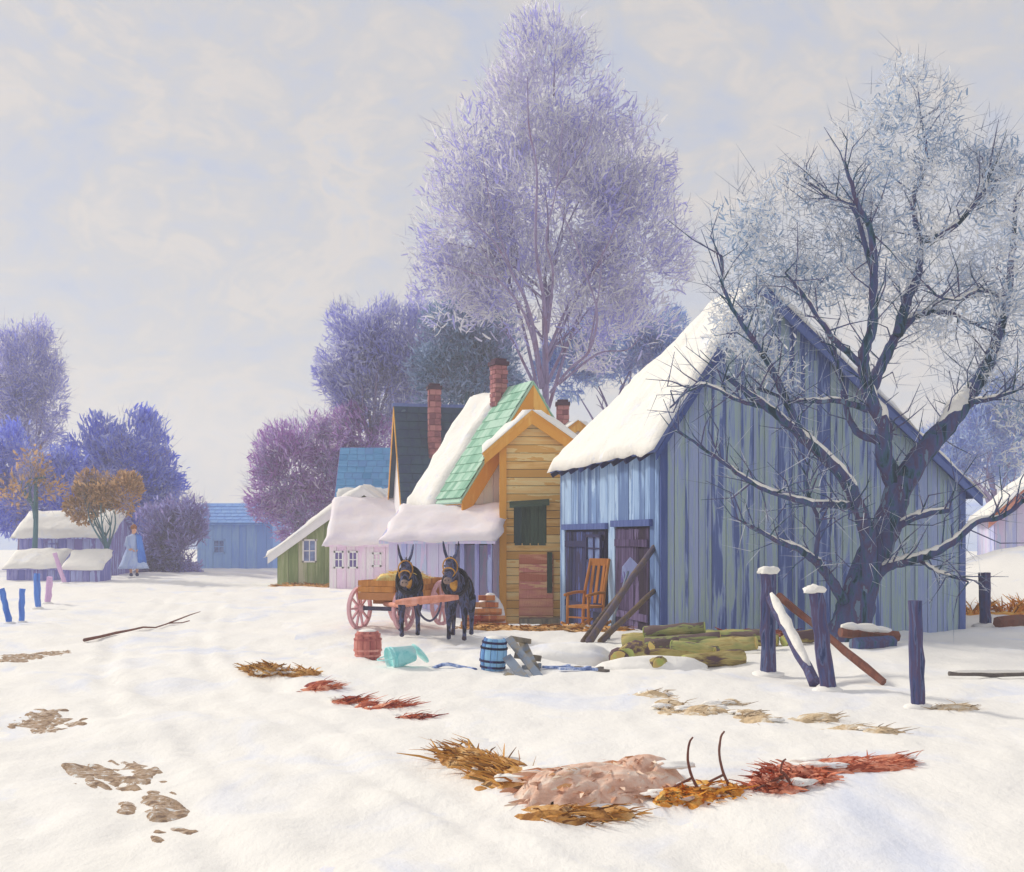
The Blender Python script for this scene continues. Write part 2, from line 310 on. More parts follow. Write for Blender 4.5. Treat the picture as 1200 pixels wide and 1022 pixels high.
M['wheelpink'] = wood('pink_painted_wood', [rgb(176, 124, 136), rgb(206, 164, 170), rgb(190, 140, 150)], rnd=None)
M['cartwood'] = wood('ochre_cart_boards', [rgb(150, 92, 48), rgb(188, 128, 68), rgb(170, 116, 76)])
M['yoke'] = wood('pink_brown_yoke', [rgb(170, 104, 84), rgb(196, 136, 118), rgb(206, 156, 146)], rnd=None)
M['hay'] = blade('hay', [rgb(200, 150, 80), rgb(226, 184, 116), rgb(236, 206, 150)])
M['sack'] = mat('straw_sack', [rgb(206, 156, 86), rgb(232, 190, 122), rgb(238, 206, 150)], (6, 6, 6), bump=.6, bscale=25)
M['iron'] = mat('dark_iron', [rgb(44, 42, 66), rgb(76, 74, 104)], (8, 8, 8), rough=.5)
M['redkeg'] = wood('red_stave', [rgb(150, 84, 84), rgb(184, 116, 108), rgb(206, 150, 140)], rnd='obj')
M['turq'] = mat('turquoise_enamel', [rgb(104, 186, 190), rgb(150, 208, 208), rgb(182, 220, 220)], (5, 5, 5), rough=.4, bump=.1)
M['bluekeg'] = wood('blue_stave', [rgb(48, 70, 136), rgb(90, 136, 190), rgb(130, 176, 212)], rnd='obj')
M['snowshade'] = mat('blue_grey_shade', [rgb(70, 90, 140), rgb(120, 142, 190), rgb(180, 190, 216)], (12, 12, 12), contrast=3, rough=.6)  # colour of blue shadow strokes on snow, for the tube and bars
M['firewood'] = wood('split_firewood', [rgb(150, 82, 58), rgb(190, 126, 78), rgb(170, 130, 100), rgb(142, 64, 56)])
M['skin'] = mat('skin', [rgb(206, 150, 122), rgb(216, 164, 136)], bump=0, rough=.6)
M['coat'] = mat('pale_blue_coat', [rgb(134, 154, 206), rgb(164, 180, 220), rgb(150, 168, 214)], (5, 5, 1.5), bump=.3, bscale=30)
M['shawl'] = mat('bright_blue_shawl', [rgb(52, 96, 184), rgb(84, 132, 210)], (5, 5, 1.5), bump=.3, bscale=30)
M['hair'] = mat('brown_hair', [rgb(120, 72, 44), rgb(150, 92, 58)], (8, 8, 8))
M['boot'] = mat('dark_boot', [rgb(44, 48, 96), rgb(60, 64, 110)], (8, 8, 8))

# ------------------------------------------------------------------ ground and road (one sheet cut in two along the road edge)
def make_ground():
    rows, cols = 560, 470
    yy = -12 + np.concatenate([[0.0], 2.0 * (232 / 2.0) ** np.linspace(0, 1, rows - 1)])
    tt = np.linspace(-1, 1, cols); tt = np.sign(tt) * (np.abs(tt) * .75 + .25 * np.abs(tt) ** 3)
    Y = np.repeat(yy[:, None], cols, 1); Xg = tt[None, :] * (Y + 12 + 3) * 1.0
    # let the columns of the sheet run along the road so that its edge is clean
    Zg = gh(Xg, Y) - .9 * sm(120, 220, Y)
    V = np.stack([Xg, Y, Zg], -1).reshape(-1, 3)
    i = np.arange(rows - 1)[:, None] * cols + np.arange(cols - 1)[None, :]
    Q = np.stack([i, i + 1, i + cols + 1, i + cols], -1).reshape(-1, 4)
    c = V[Q].mean(1); o = road_off(c[:, 0], c[:, 1])
    wob = .35 * vn(c[:, 0] * 1.2, c[:, 1] * 1.2, 9)
    r = (np.abs(o) < 2.0 + wob) & (c[:, 1] < 60)
    for nm, m_, q in (('ground', M['snow'], Q[~r]), ('road', M['snow'], Q[r])):
        u, inv = np.unique(q, return_inverse=True)
        o_ = obj(nm, mesh_np(nm, V[u], inv.reshape(-1, 4), True), m_); o_['kind'] = 'structure'
make_ground()

def make_hills():
    n = 160; a = np.linspace(-1, 1, n); V = []; prof = [0, .45, .8, 1.0, .8]
    for j, (yy, k) in enumerate(zip((118, 128, 140, 155, 190), prof)):
        x = a * 190
        h = 6.2 + 3.0 * vn(a * 5 + 3, np.full(n, .3), 21) + 2.5 * vn(a * 14, np.full(n, 1.3), 22) + 1.5 * sm(.15, .6, a)
        V.append(np.stack([x, np.full(n, yy) + 3 * vn(a * 30, np.full(n, j), 23), -1.5 + (h + 1.5) * k + .5 * vn(a * 70, np.full(n, j * 3.3), 24)], -1))
    V = np.concatenate(V); i = np.arange(4)[:, None] * n + np.arange(n - 1)[None, :]
    o = obj('hills', mesh_np('hills', V, np.stack([i, i + 1, i + n + 1, i + n], -1).reshape(-1, 4), True), M['hill']); o['kind'] = 'structure'
make_hills()

# ------------------------------------------------------------------ building helpers
def snow_slab(p0, A, B, th, nu, nv, mat_, name='snow', parent=None, seed=0, wob=.16, C=(0, 0, 0)):
    """a blanket of snow on the parallelogram p0 + s*A + t*B, rounded and uneven at its rims"""
    p0, A, B, C = Vector(p0), Vector(A), Vector(B), Vector(C); n = (A + C).cross(B).normalized()
    if n.z < 0: n = -n
    lb = B.length; C_ = np.array(C); V = np.zeros((nv + 1, nu + 1, 3)); V2 = V.copy()
    A_, B_, n_, P_ = map(np.array, (A, B, n, p0))
    for j in range(nv + 1):
        for i in range(nu + 1):
            s, t = i / nu, j / nv; la = max(1e-3, (A + C * t).length)
            e = min(s * la, (1 - s) * la, t * lb, (1 - t) * lb)
            h = th * (1 - (1 - min(1, e / (th * 1.3 + 1e-6))) ** 2) ** .5 if e > 0 else .0
            h *= max(.12, .8 + 1.0 * float(vn(s * la * 1.1 + seed, t * lb * 1.1, seed)) + .6 * float(vn(s * la * 3.3 + seed, t * lb * 3.3, seed + 1)) + .25 * float(vn(s * la * 8, t * lb * 8, seed + 4)))
            ds = wob * (float(vn(t * lb * 2.2, seed + .5, seed + 2))) * (abs(2 * s - 1) ** 6)
            dt = wob * (float(vn(s * la * 2.2, seed + .7, seed + 3))) * (abs(2 * t - 1) ** 6)
            s2, t2 = s + (ds / la if la > .3 else 0), t + dt / lb; base = P_ + A_ * s2 + B_ * t2 + C_ * s2 * t2
            V[j, i] = base + n_ * (h + .012); V2[j, i] = base + n_ * .004
    m = (nu + 1) * (nv + 1); Vv = np.concatenate([V.reshape(-1, 3), V2.reshape(-1, 3)]); Q = []
    for j in range(nv):
        for i in range(nu):
            a = j * (nu + 1) + i; Q.append((a, a + 1, a + nu + 2, a + nu + 1)); Q.append((a + m, a + nu + 1 + m, a + nu + 2 + m, a + 1 + m))
    rim = [i for i in range(nu + 1)] + [j * (nu + 1) + nu for j in range(1, nv + 1)] + [nv * (nu + 1) + i for i in range(nu - 1, -1, -1)] + [j * (nu + 1) for j in range(nv - 1, 0, -1)]
    for k in range(len(rim)):
        a, b = rim[k], rim[(k + 1) % len(rim)]; Q.append((a, a + m, b + m, b))
    return obj(name, mesh_np(name, Vv, Q, True), mat_, parent)

def boards(parent, u0, u1, top, bot, step, mat_, axis='y', at_=0, th=.03, horizontal=False, out=-1, holes=(), gap=.012, name='plank'):
    """planks on a wall plane. axis 'y': the wall lies at y = at_, running along x; axis 'x': it lies at x = at_, running along y.
    top: function of u giving the wall's upper edge; holes: (u0, u1, z0, z1) openings."""
    def piece(poly):
        jit = R.uniform(0, .012); a, b = at_, at_ + out * (th + jit)
        MB().prism(poly, axis, a, b).build(name, mat_, parent)
    if not horizontal:
        u = u0
        while u < u1 - .02:
            w = min(step * R.uniform(.75, 1.25), u1 - u)
            if u1 - u - w < step * .4: w = u1 - u
            a, b = u + gap / 2, u + w - gap / 2
            segs = [(bot - R.uniform(0, .04), None)]
            hs = [h for h in holes if h[0] < (a + b) / 2 < h[1]]
            if hs:
                z0, z1 = hs[0][2], hs[0][3]
                if z0 > bot + .05: piece([(a, bot), (b, bot), (b, z0), (a, z0)])
                piece([(a, z1), (b, z1), (b, top(b)), (a, top(a))])
            else:
                zb = bot - R.uniform(0, .04)
                pts = [(a, zb), (b, zb), (b, top(b))]
                m_ = (a + b) / 2
                if top(m_) > max(top(a), top(b)) + .02: pts.append((m_, top(m_)))
                piece(pts + [(a, top(a))])
            u += w
    else:
        z = bot; us = np.linspace(u0, u1, 81); tops = np.array([top(q) for q in us])
        while z < tops.max() - .03:
            z1 = z + step - gap
            ok0, ok1 = us[tops >= z], us[tops >= z1]
            if len(ok0) < 2: break
            if len(ok1) < 2: ok1 = np.array([us[tops.argmax()]] * 2); z1 = tops.max()
            spans = [(ok0[0], ok0[-1], ok1[0], ok1[-1])]
            for h in holes:
                if h[2] < (z + z1) / 2 < h[3]:
                    l, r = spans.pop(0)[0:4:3], None
                    spans = [(ok0[0], h[0], ok1[0], h[0]), (h[1], ok0[-1], h[1], ok1[-1])]
            for a0, b0, a1, b1 in spans:
                if b0 - a0 > .03:
                    piece([(a0, z), (b0, z), (b1, z1), (a1, z1)] if b1 - a1 > .01 else [(a0, z), (b0, z), (a1, z1)])
            z += step

def gabled(name, label, loc, rot, w, l, zl, zr, xr, zrg, wallmat, step=.26, horizontal=False, sidemat=None, snowmat=None, base=-.55, oh=.25, eave=.3,
           holes=(), side_holes=(), trim=None, roofmat=None, snow=(True, True), snow_from=0.0, th=.13, right_side=False, roof_th=.07, tw=.07, hip=None):
    t = thing(name, label, 'building', loc, rot)
    prof = lambda x: zl + (zrg - zl) * x / xr if x < xr else zrg + (zr - zrg) * (x - xr) / (w - xr)
    core = MB().prism([(.0, base - .15), (w, base - .15), (w, zr - .03), (xr, zrg - .03), (.0, zl - .03)], 'y', 0, l)
    if hip:
        core = MB().add([(0, 0, base), (w, 0, base), (w, 0, zr - .03), (xr, 0, zrg - .03), (0, 0, zl - .03), (0, l, base), (w, l, base), (w, l, zr - .03), (0, l, zl - .03), (xr, hip, zrg - .03)],
                        [(0, 1, 2, 3, 4), (5, 8, 7, 6), (0, 4, 8, 5), (1, 6, 7, 2), (4, 3, 9, 8), (2, 7, 9, 3), (8, 9, 7), (0, 5, 6, 1)])
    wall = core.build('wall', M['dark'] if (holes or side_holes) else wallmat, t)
    tp = lambda x: prof(x) - .01
    boards(wall, -.0, w, tp, base, step, wallmat, 'y', -.002, horizontal=horizontal, holes=holes)
    boards(wall, -.0, l, lambda y: zl - .02, base, step, sidemat or wallmat, 'x', -.002, horizontal=horizontal, holes=side_holes)
    if right_side: boards(wall, 0, l, lambda y: zr - .02, base, step, sidemat or wallmat, 'x', w + .002, out=1, horizontal=horizontal)
    roofs = []
    for side, (x0, z0) in enumerate(((0, zl), (w, zr))):
        dx, dz = x0 - xr, z0 - zrg; ln = math.hypot(dx, dz); ux, uz = dx / ln, dz / ln
        xe, ze = x0 + ux * eave, z0 + uz * eave
        nx, nz_ = (-uz, ux) if ux > 0 else (uz, -ux)
        if nz_ < 0: nx, nz_ = -nx, -nz_
        o_ = .035
        poly = [(xr + nx * 0, zrg + o_), (xe, ze + o_), (xe + nx * roof_th, ze + o_ + nz_ * roof_th), (xr, zrg + o_ + roof_th / max(.3, nz_))]
        if hip:
            n_ = Vector((nx, 0, nz_)); Rq = [Vector((xr, -oh, zrg + o_)), Vector((xr, hip, zrg + o_)), Vector((xe, l + .3, ze + o_)), Vector((xe, -oh, ze + o_))]
            up_ = Vector((0, 0, roof_th / max(.3, nz_)))
            rf = MB().add(Rq + [Rq[0] + up_, Rq[1] + up_, Rq[2] + n_ * roof_th, Rq[3] + n_ * roof_th], [(0, 1, 2, 3), (4, 5, 6, 7), (0, 1, 5, 4), (1, 2, 6, 5), (2, 3, 7, 6), (3, 0, 4, 7)]).build('roof', roofmat or trim or wallmat, t)
            p0 = Rq[0] + up_ + Vector((0, -.03, 0)); B = (Rq[3] + n_ * roof_th - Rq[0] - up_) * 1.02; A = Vector((0, hip + oh + .03, 0)); C = Vector((0, l + .3 - hip, 0))
            snow_slab(p0, A, B, th, 34, 30, snowmat or M['roof_snow'], 'snow', rf, seed=R.randint(0, 90), C=C)
            if side: 
                hp = MB().add([Rq[1], roofs[0][4], Rq[2], Rq[1] + up_, roofs[0][4] + up_ * .6, Rq[2] + up_ * .6], [(0, 1, 2), (3, 4, 5), (0, 1, 4, 3), (1, 2, 5, 4), (2, 0, 3, 5)]).build('roof', roofmat or trim or wallmat, t)
                snow_slab(Rq[1] + up_, Vector((.001, 0, 0)), roofs[0][4] + up_ * .6 - Rq[1] - up_, th, 20, 14, snowmat or M['roof_snow'], 'snow', hp, seed=3, C=Rq[2] - roofs[0][4])
        else: rf = MB().prism(poly, 'y', -oh, l + oh).build('roof', roofmat or trim or sidemat or wallmat, t)
        roofs.append((rf, Vector((xr, 0, zrg + o_ + roof_th / max(.3, nz_))), Vector((xe - xr, 0, ze - zrg)) * 1.0, Vector((nx, 0, nz_)), Vector((xe, l + .3, ze + o_))))
        if snow[side] and not hip:
            p0 = Vector((xr, -oh - .03 + snow_from, zrg + o_ + roof_th / max(.3, nz_)))
            A = Vector((0, l + 2 * oh + .06 - snow_from, 0)); B = Vector((xe + nx * roof_th - xr, 0, ze + o_ + nz_ * roof_th - p0.z)) * 1.02
            snow_slab(p0, A, B, th, max(10, int(A.length * 5)), max(10, int(B.length * 6)), snowmat or M['roof_snow'], 'snow', rf, seed=R.randint(0, 90))
        if trim:
            poly = [(xr, zrg + .03), (xe, ze + .03), (xe, ze - .10 - tw), (xr, zrg - .13 - tw)]
            MB().prism(poly, 'y', -oh - .035, -oh + .012).build('bargeboard', trim, t)
    return t, roofs, prof

def window(parent, mat_glass, mat_frame, u, z, w, h, axis='y', at_=0, out=-1, muntin=True, name='window'):
    mp_ = (lambda a, e, b: (a, at_ + out * e, b)) if axis == 'y' else (lambda a, e, b: (at_ + out * e, a, b))
    m = MB()
    for (a, b, sa, sb) in ((u - w / 2, z, .05, h + .05), (u + w / 2, z, .05, h + .05), (u, z - h / 2, w + .05, .05), (u, z + h / 2, w + .1, .06)):
        m.box(mp_(a, .05, b), (sa, .05, sb) if axis == 'y' else (.05, sa, sb))
    if muntin: m.box(mp_(u, .047, z), (.03, .03, h) if axis == 'y' else (.03, .03, h)); m.box(mp_(u, .046, z), (w, .028, .03) if axis == 'y' else (.028, w, .03))
    f = m.build(name, mat_frame, parent)
    MB().box(mp_(u, .034, z), (w, .012, h) if axis == 'y' else (.012, w, h)).build('pane', mat_glass, f)
    return f

def chimney(parent, c, w, h, rows=8):
    x, y, z = c
    ch = MB().box((x, y, z + h / 2), (w * .86, w * .86, h)).build('chimney', M['brick'], parent)
    bh = h / rows; unit = {}
    for r in range(rows):
        for k in range(2):
            for sgn, horiz in ((-1, True), (1, True), (-1, False), (1, False)):
                key = horiz
                if key not in unit:
                    s = (w * .46, w * .16, bh * .86) if horiz else (w * .16, w * .38, bh * .86)
                    unit[key] = MB().box((0, 0, 0), s).mesh('brick'); unit[key].materials.append(M['brick'])
                o = (k - .5) * w * .49 + (.06 * w if r % 2 else -.03 * w)
                p = (x + o, y + sgn * w * .43, z + bh * (r + .5)) if horiz else (x + sgn * w * .44, y + (k - .5) * w * .42, z + bh * (r + .5))
                obj('brick', unit[key], None, ch, p)
    MB().box((x, y, z + h + .05), (w * 1.22, w * 1.22, .1)).box((x, y, z + h + .13), (w * .9, w * .9, .09)).build('chimney_cap', M['soot'], parent)
    return ch

# ------------------------------------------------------------------ the blue barn
barn, broofs, bprof = gabled('blue_barn', 'weathered blue plank barn with snow on its steep left roof, biggest building', (2.54, 18.9, 0), math.atan2(.239, .971),
    5.87, 6.0, 3.34, 2.55, 1.74, 5.98, M['barn_gable'], .25, sidemat=M['barn_side'], base=-.5, oh=.22, eave=.32, trim=M['trim_blue'],
    side_holes=((.42, 2.25, -.6, 1.9), (2.8, 5.55, -.6, 1.86)), th=.12, tw=0, hip=1.35)
bw = [c for c in barn.children if c.name.startswith('wall')][0]
def barn_door(y0, y1, zt, m_, label):
    d_ = MB().box((-.012, (y0 + y1) / 2, (zt - .5) / 2 + .0), (.016, y1 - y0 - .04, zt + .46)).build('door', m_, barn); d_['label'] = label
    n = max(4, int((y1 - y0) / .24)); w_ = (y1 - y0 - .06) / n
    for k in range(n):
        MB().box((-.035 - R.uniform(0, .01), y0 + .03 + w_ * (k + .5), zt / 2 - .25), (.024, w_ - .014, zt + .44 - R.uniform(0, .05))).build('plank', m_, d_)
    for zz in (.25, zt - .3): MB().box((-.068, (y0 + y1) / 2, zz), (.03, y1 - y0 - .12, .13)).build('crossbar', m_, d_)
    MB().box((-.06, (y0 + y1) / 2, zt + .06), (.09, y1 - y0 + .24, .12)).build('lintel', M['trim_blue'], d_)
    return d_
barn_door(.42, 2.25, 1.87, M['purple_door'], 'purple plank door near the corner of the barn')
d1 = barn_door(2.8, 5.55, 1.83, M['barn_door'], 'wide dark blue plank door behind the orange rocker')
window(barn, M['glass'], M['barn_door'], 3.4, 1.45, .9, .5, 'x', -.045)
for k in range(9):
    MB().bar((-.02, .3 + k * .68, 3.2), (-.3, .3 + k * .68, 3.02), .07, .09).build('rafter_tail', M['barn_door'], barn)
mb = MB().bar((.03, -.05, -.5), (.03, -.05, 3.28), .12, .05).build('corner_board', M['trim_blue'], barn)
MB().bar((5.83, -.05, -.5), (5.83, -.05, 2.5), .12, .05).build('corner_board', M['trim_blue'], barn)
# battens over some of the joints
for k in range(11):
    x_ = .4 + k * .5 + R.uniform(-.1, .1); zt = bprof(x_) - .12
    MB().box((x_, -.055, (zt - .45) / 2), (.05, .02, zt + .45 - R.uniform(0, .5))).build('batten', M['barn_gable'], barn)

# ------------------------------------------------------------------ the ochre shed
oz = -.28
shed, _, sprof = gabled('ochre_shed', 'narrow ochre clapboard shed with dark shuttered window, left of the blue barn', (X(587, 25.8), 25.8, 0), 0,
    1.62, 2.4, 3.85, 3.85, .72, 4.48, M['ochre'], .19, horizontal=True, base=-.55, oh=.2, eave=.5, trim=M['ochre_trim'], th=.15,
    holes=((.30, 1.06, 1.46, 2.42),))
for x_ in (.05, 1.57): MB().box((x_, -.06, 1.65), (.16, .05, 4.35)).build('corner_board', M['ochre_trim'], shed)
shw = MB().box((.68, -.012, 1.94), (.74, .02, .94)).build('window', M['greenboard'], shed); shw['label'] = 'dark green shuttered window'
for k in range(4): MB().box((.40 + k * .187, -.038, 1.94), (.165, .03, .92)).build('slat', M['greenboard'], shw)
hood = MB().add([(.2, -.04, 2.5), (1.12, -.04, 2.56), (1.12, -.3, 2.44), (.2, -.3, 2.38), (.2, -.04, 2.46), (1.12, -.04, 2.52), (1.12, -.3, 2.40), (.2, -.3, 2.34)],
                [(0, 1, 2, 3), (7, 6, 5, 4), (0, 4, 5, 1), (1, 5, 6, 2), (2, 6, 7, 3), (3, 7, 4, 0)]).build('window_hood', M['greenboard'], shed)
dr = MB().box((.82, -.045, .46), (.8, .02, 1.62)).build('door', M['pinkboard'], shed); dr['label'] = 'door of faded pink horizontal boards'
for k in range(8): MB().box((.82, -.07, -.25 + k * .2), (.78, .028, .185)).build('board', M['pinkboard'], dr)
MB().box((1.13, -.1, .85), (.12, .03, .95)).build('door_brace', M['greenboard'], dr)
MB().box((.9, -.3, -.30), (.95, .5, .22)).build('doorstep', M['greywood'], shed)

# ------------------------------------------------------------------ the pink gable house with the green roof edge
ph, proofs, pprof = gabled('pink_house', 'pale pink gabled house with ochre bargeboards and a bare green roof edge', (X(545, 26.5), 26.5, 0), math.atan2(.449, .893),
    3.54, 3.2, 2.64, 2.64, 1.77, 5.33, M['pinkwall'], .3, base=-.5, oh=.12, eave=.25, trim=None, roofmat=M['greenshingle'], snow_from=1.55, th=.13)
for sgn, x0 in ((-1, -.14), (1, 3.68)):
    zt, ze = 5.33 + .06, pprof(0) - .18
    MB().prism([(1.77, zt), (x0, ze + .06), (x0, ze - .2), (x0 - sgn * .18, ze - .2), (1.77, zt - .55)], 'y', -.16, -.10).build('bargeboard', M['ochre_trim'], ph)
# courses of green shingles on the bare strip
for side in (0, 1):
    rf, p0, A, n_ = proofs[side][:4]
    for k in range(13):
        a, b = k / 13, (k + 1.12) / 13
        q0 = p0 + A * a + n_ * .008; q1 = p0 + A * min(b, 1.0) + n_ * .03
        sx = 0
        while sx < 1.6:
            w_ = R.uniform(.16, .26); y0, y1 = -.1 + sx, -.1 + sx + w_ - .012
            vs = [Vector((q.x, yy, q.z)) + n_ * e for e in (0, .02) for q, yy in ((q0, y0), (q0, y1), (q1, y1), (q1, y0))]
            MB().add(vs, [(0, 1, 2, 3), (4, 5, 6, 7), (0, 1, 5, 4), (1, 2, 6, 5), (2, 3, 7, 6), (3, 0, 4, 7)]).build('shingle', M['greenshingle'], rf)
            sx += w_
chimney(ph, (1.55, 1.35, 5.0), .34, 1.05, 9)
MB().bar((-.06, -.12, 2.5), (-.06, 3.2, 2.5), .06, .1).build('eave_board', M['ochre_trim'], ph)

# small far chimney stack behind the shed belongs to a house hidden behind: a low grey roof with a pink chimney
rc, _, _ = gabled('rear_cottage', 'rear cottage showing only its snowy roof and sooty pink chimney above the barn eave', (X(618, 33), 33, 0), 0,
    3.0, 2.5, 3.9, 3.9, 1.5, 5.0, M['pinkwall'], .4, base=-.5, trim=M['ochre_trim'])
chimney(rc, (1.08, .7, 4.5), .36, 1.15, 8)

# ------------------------------------------------------------------ the dark slate-roofed house
def long_house(name, label, loc, rot, w, l, ze, zrg, wallmat, step=.3, horizontal=False, base=-.55, roofmat=None, snow=True, snowmat=None, oh=.2, th=.13, trim=None, holes=(), rows=0, rowmat=None, snow_eave=False):
    """ridge along local x; the long wall and one roof slope face local -y"""
    t = thing(name, label, 'building', loc, rot); m_ = l / 2
    wl = MB().prism([(0, base - .1), (l, base - .1), (l, ze), (m_, zrg), (0, ze)], 'x', 0, w).build('wall', wallmat, t)
    boards(wl, 0, w, lambda u: ze - .02, base, step, wallmat, 'y', -.002, horizontal=horizontal, holes=holes)
    pf = lambda y: ze + (zrg - ze) * (1 - abs(y - m_) / m_) - .015
    boards(wl, 0, l, pf, base, step, wallmat, 'x', -.002, horizontal=horizontal)
    for s in (-1, 1):
        sl = (zrg - ze) / m_; ex = m_ + .3; y0, z0 = m_ + s * ex, zrg - sl * ex + .03
        k = math.hypot(1, sl); ny, nz_ = s * sl / k, 1 / k
        rf = MB().prism([(m_, zrg + .03), (y0, z0), (y0 + ny * .06, z0 + nz_ * .06), (m_, zrg + .03 + .06 / nz_)], 'x', -oh, w + oh).build('roof', roofmat or wallmat, t)
        top = Vector((-oh - .02, m_, zrg + .03 + .06 / nz_)); B = Vector((0, y0 + ny * .06 - m_, z0 + nz_ * .06 - top.z))
        A = Vector((w + 2 * oh + .04, 0, 0))
        if snow: snow_slab(top, A, B * 1.02, th, max(10, int(A.length * 4)), max(8, int(B.length * 5)), snowmat or M['roof_snow'], 'snow', rf, seed=R.randint(0, 99))
        elif snow_eave and s < 0: snow_slab(top + B * .72, A, B * .3, .1, 16, 6, M['roof_snow'], 'snow', rf, seed=R.randint(0, 99), wob=.3)
        if rows and s < 0:
            n_ = Vector((0, ny, nz_))
            for r in range(rows):
                q0, q1 = top + B * (r / rows) + n_ * .006, top + B * min(1.0, (r + 1.1) / rows) + n_ * .03
                sx = 0.02
                while sx < A.length - .05:
                    w_ = min(R.uniform(.3, .42), A.length - .02 - sx); x0 = sx; x1 = sx + w_ - .015
                    vs = [q + Vector((xx, 0, 0)) + n_ * e for e in (0, .022) for q, xx in ((q0, x0), (q0, x1), (q1, x1), (q1, x0))]
                    MB().add(vs, [(0, 1, 2, 3), (4, 5, 6, 7), (0, 1, 5, 4), (1, 2, 6, 5), (2, 3, 7, 6), (3, 0, 4, 7)]).build('shingle', rowmat, rf)
                    sx += w_
        if trim:
            for xx in (-oh - .03, w + oh + .005): MB().prism([(m_, zrg + .07), (y0, z0 + .05), (y0, z0 - .18), (m_, zrg - .2)], 'x', xx, xx + .025).build('bargeboard', trim, t)
    return t
sh = long_house('slate_house', 'tall house with dark blue slate roof and ochre gable edge behind the pink house', (X(478, 33), 33, 0), math.radians(12), 4.4, 4.0, 2.6, 5.7,
    M['pinkwall'], .4, roofmat=M['slate'], snow=False, trim=M['ochre_trim'], rows=13, rowmat=M['slate'])
MB().bar((-.25, 2, 5.82), (4.6, 2, 5.82), .18, .1).build('ridge_cap', M['trim_blue'], sh)
chimney(sh, (.93, 1.0, 4.0), .36, 2.2, 12)
def oval_window(parent, p, rz):
    w_ = MB().lathe([(.2, 0), (.2, .05), (.16, .06)], 14, (0, 0, 0), Matrix.Rotation(PI / 2, 3, 'X') @ Matrix.Diagonal((1, 1.35, 1))).build('window', M['mauve'], parent, loc=p); w_.rotation_euler = (0, 0, rz)
    MB().lathe([(.158, 0), (.158, .012)], 14, (0, 0, 0), Matrix.Rotation(PI / 2, 3, 'X') @ Matrix.Diagonal((1, 1.35, 1))).build('pane', M['winlilac'], w_, loc=(0, -.06, 0))
oval_window(sh, (.28, -.04, 2.2), 0); oval_window(sh, (-.04, 1.6, 2.15), -PI / 2)

# ------------------------------------------------------------------ lilac lean-to with snowy roof
lt = thing('lean_to', 'low lilac lean-to with a sagging snowy roof and open stall behind the donkeys', 'building', (X(456, 25.7), 25.7, 0), math.radians(-13))
wl = MB().prism([(0, -.5), (1.25, -.5), (1.25, 2.25), (0, 1.58)], 'x', 0, 1.6).build('wall', M['lilacwall'], lt)
boards(wl, 0, 1.6, lambda u: 1.6, -.4, .24, M['lilacwall'], 'y', -.002)
MB().prism([(.95, -.5), (1.25, -.5), (1.25, 2.25), (.95, 2.08)], 'x', 1.602, 2.45).build('stall_back', M['lilacwall'], lt)
for xx in (1.75, 2.1, 2.4): MB().box((xx, .05, .58), (.1, .1, 2.0)).build('post', M['lavboard'], lt)
MB().box((2.06, .05, 1.55), (.8, .09, .12)).build('beam', M['barn_door'], lt)
rf = MB().prism([(-.28, 1.52), (1.3, 2.37), (1.3, 2.43), (-.28, 1.58)], 'x', -.15, 2.6).build('roof', M['lilacwall'], lt)
snow_slab((-.18, -.31, 1.565), (2.8, 0, 0), (0, 1.62, .87), .11, 22, 12, M['pink_snow'], 'snow', rf, seed=5, wob=.25)

# ------------------------------------------------------------------ cottages on the left of the lane
gc, _, _ = gabled('green_cottage', 'low cottage with moss green gable and one small white window at the lane bend', (X(428, 37) - 2.9, 37, 0), 0, 5.8, 3.0, 1.15, 1.15, 2.9, 3.25, M['greenwall'], .3,
    base=-.5, oh=.3, eave=.35, trim=M['white'], th=.15)
window(gc, M['glass'], M['white'], 1.05, 1.2, .42, .72)
pc = thing('pink_cottage', 'small pink cottage wing with pinkish snowy roof beside the green gable', 'building', (X(386, 35), 35, 0), 0)
wl = MB().prism([(0, -.5), (1.8, -.5), (1.8, 2.85), (0, 1.45)], 'x', 0, 1.98).build('wall', M['pinkcot'], pc)
boards(wl, 0, 1.98, lambda u: 1.45, -.4, .3, M['pinkcot'], 'y', -.002)
rf = MB().prism([(-.2, 1.36), (1.8, 2.92), (1.8, 2.98), (-.2, 1.42)], 'x', -.12, 2.1).build('roof', M['pinkcot'], pc)
snow_slab((-.15, -.23, 1.405), (2.28, 0, 0), (0, 2.05, 1.6), .1, 16, 12, M['pink_snow'], 'snow', rf, seed=8)
for x_ in (.3, .75): window(pc, M['winlilac'], M['white'], x_, .95, .26, .5)
window(pc, M['greenboard'], M['white'], 1.5, .95, .24, .4)

bh = long_house('blue_roofed_house', 'house with bright blue roof rising behind the pink cottage', (X(399, 44), 44, 0), 0, 2.15, 2.6, 3.3, 5.15, M['lilacwall'], .4, roofmat=M['bluehouse'], snow=False,
    trim=M['mauve'], rows=9, rowmat=M['bluehouse'], snow_eave=True)
fb = long_house('pale_blue_barn', 'pale blue barn standing alone at the far end of the lane', (X(232, 52), 52, 0), 0, 3.5, 3.0, 2.35, 3.15, M['farblue'], .4, roofmat=M['farroof'], snow=False, rows=6, rowmat=M['farroof'])
MB().box((3.3, .8, 3.0), (.25, .25, .9)).build('chimney', M['mauve'], fb)
window(fb, M['glass'], M['farblue'], 1.0, 1.2, .5, .6)
ls = long_house('lavender_shed', 'long lavender plank shed with thick snowy roof at the far left', (X(24, 42), 42, 0), 0, 3.4, 2.4, 1.75, 2.55, M['lavboard'], .28, th=.2)
window(ls, M['winlilac'], M['lavboard'], 1.2, 1.2, .4, .4)
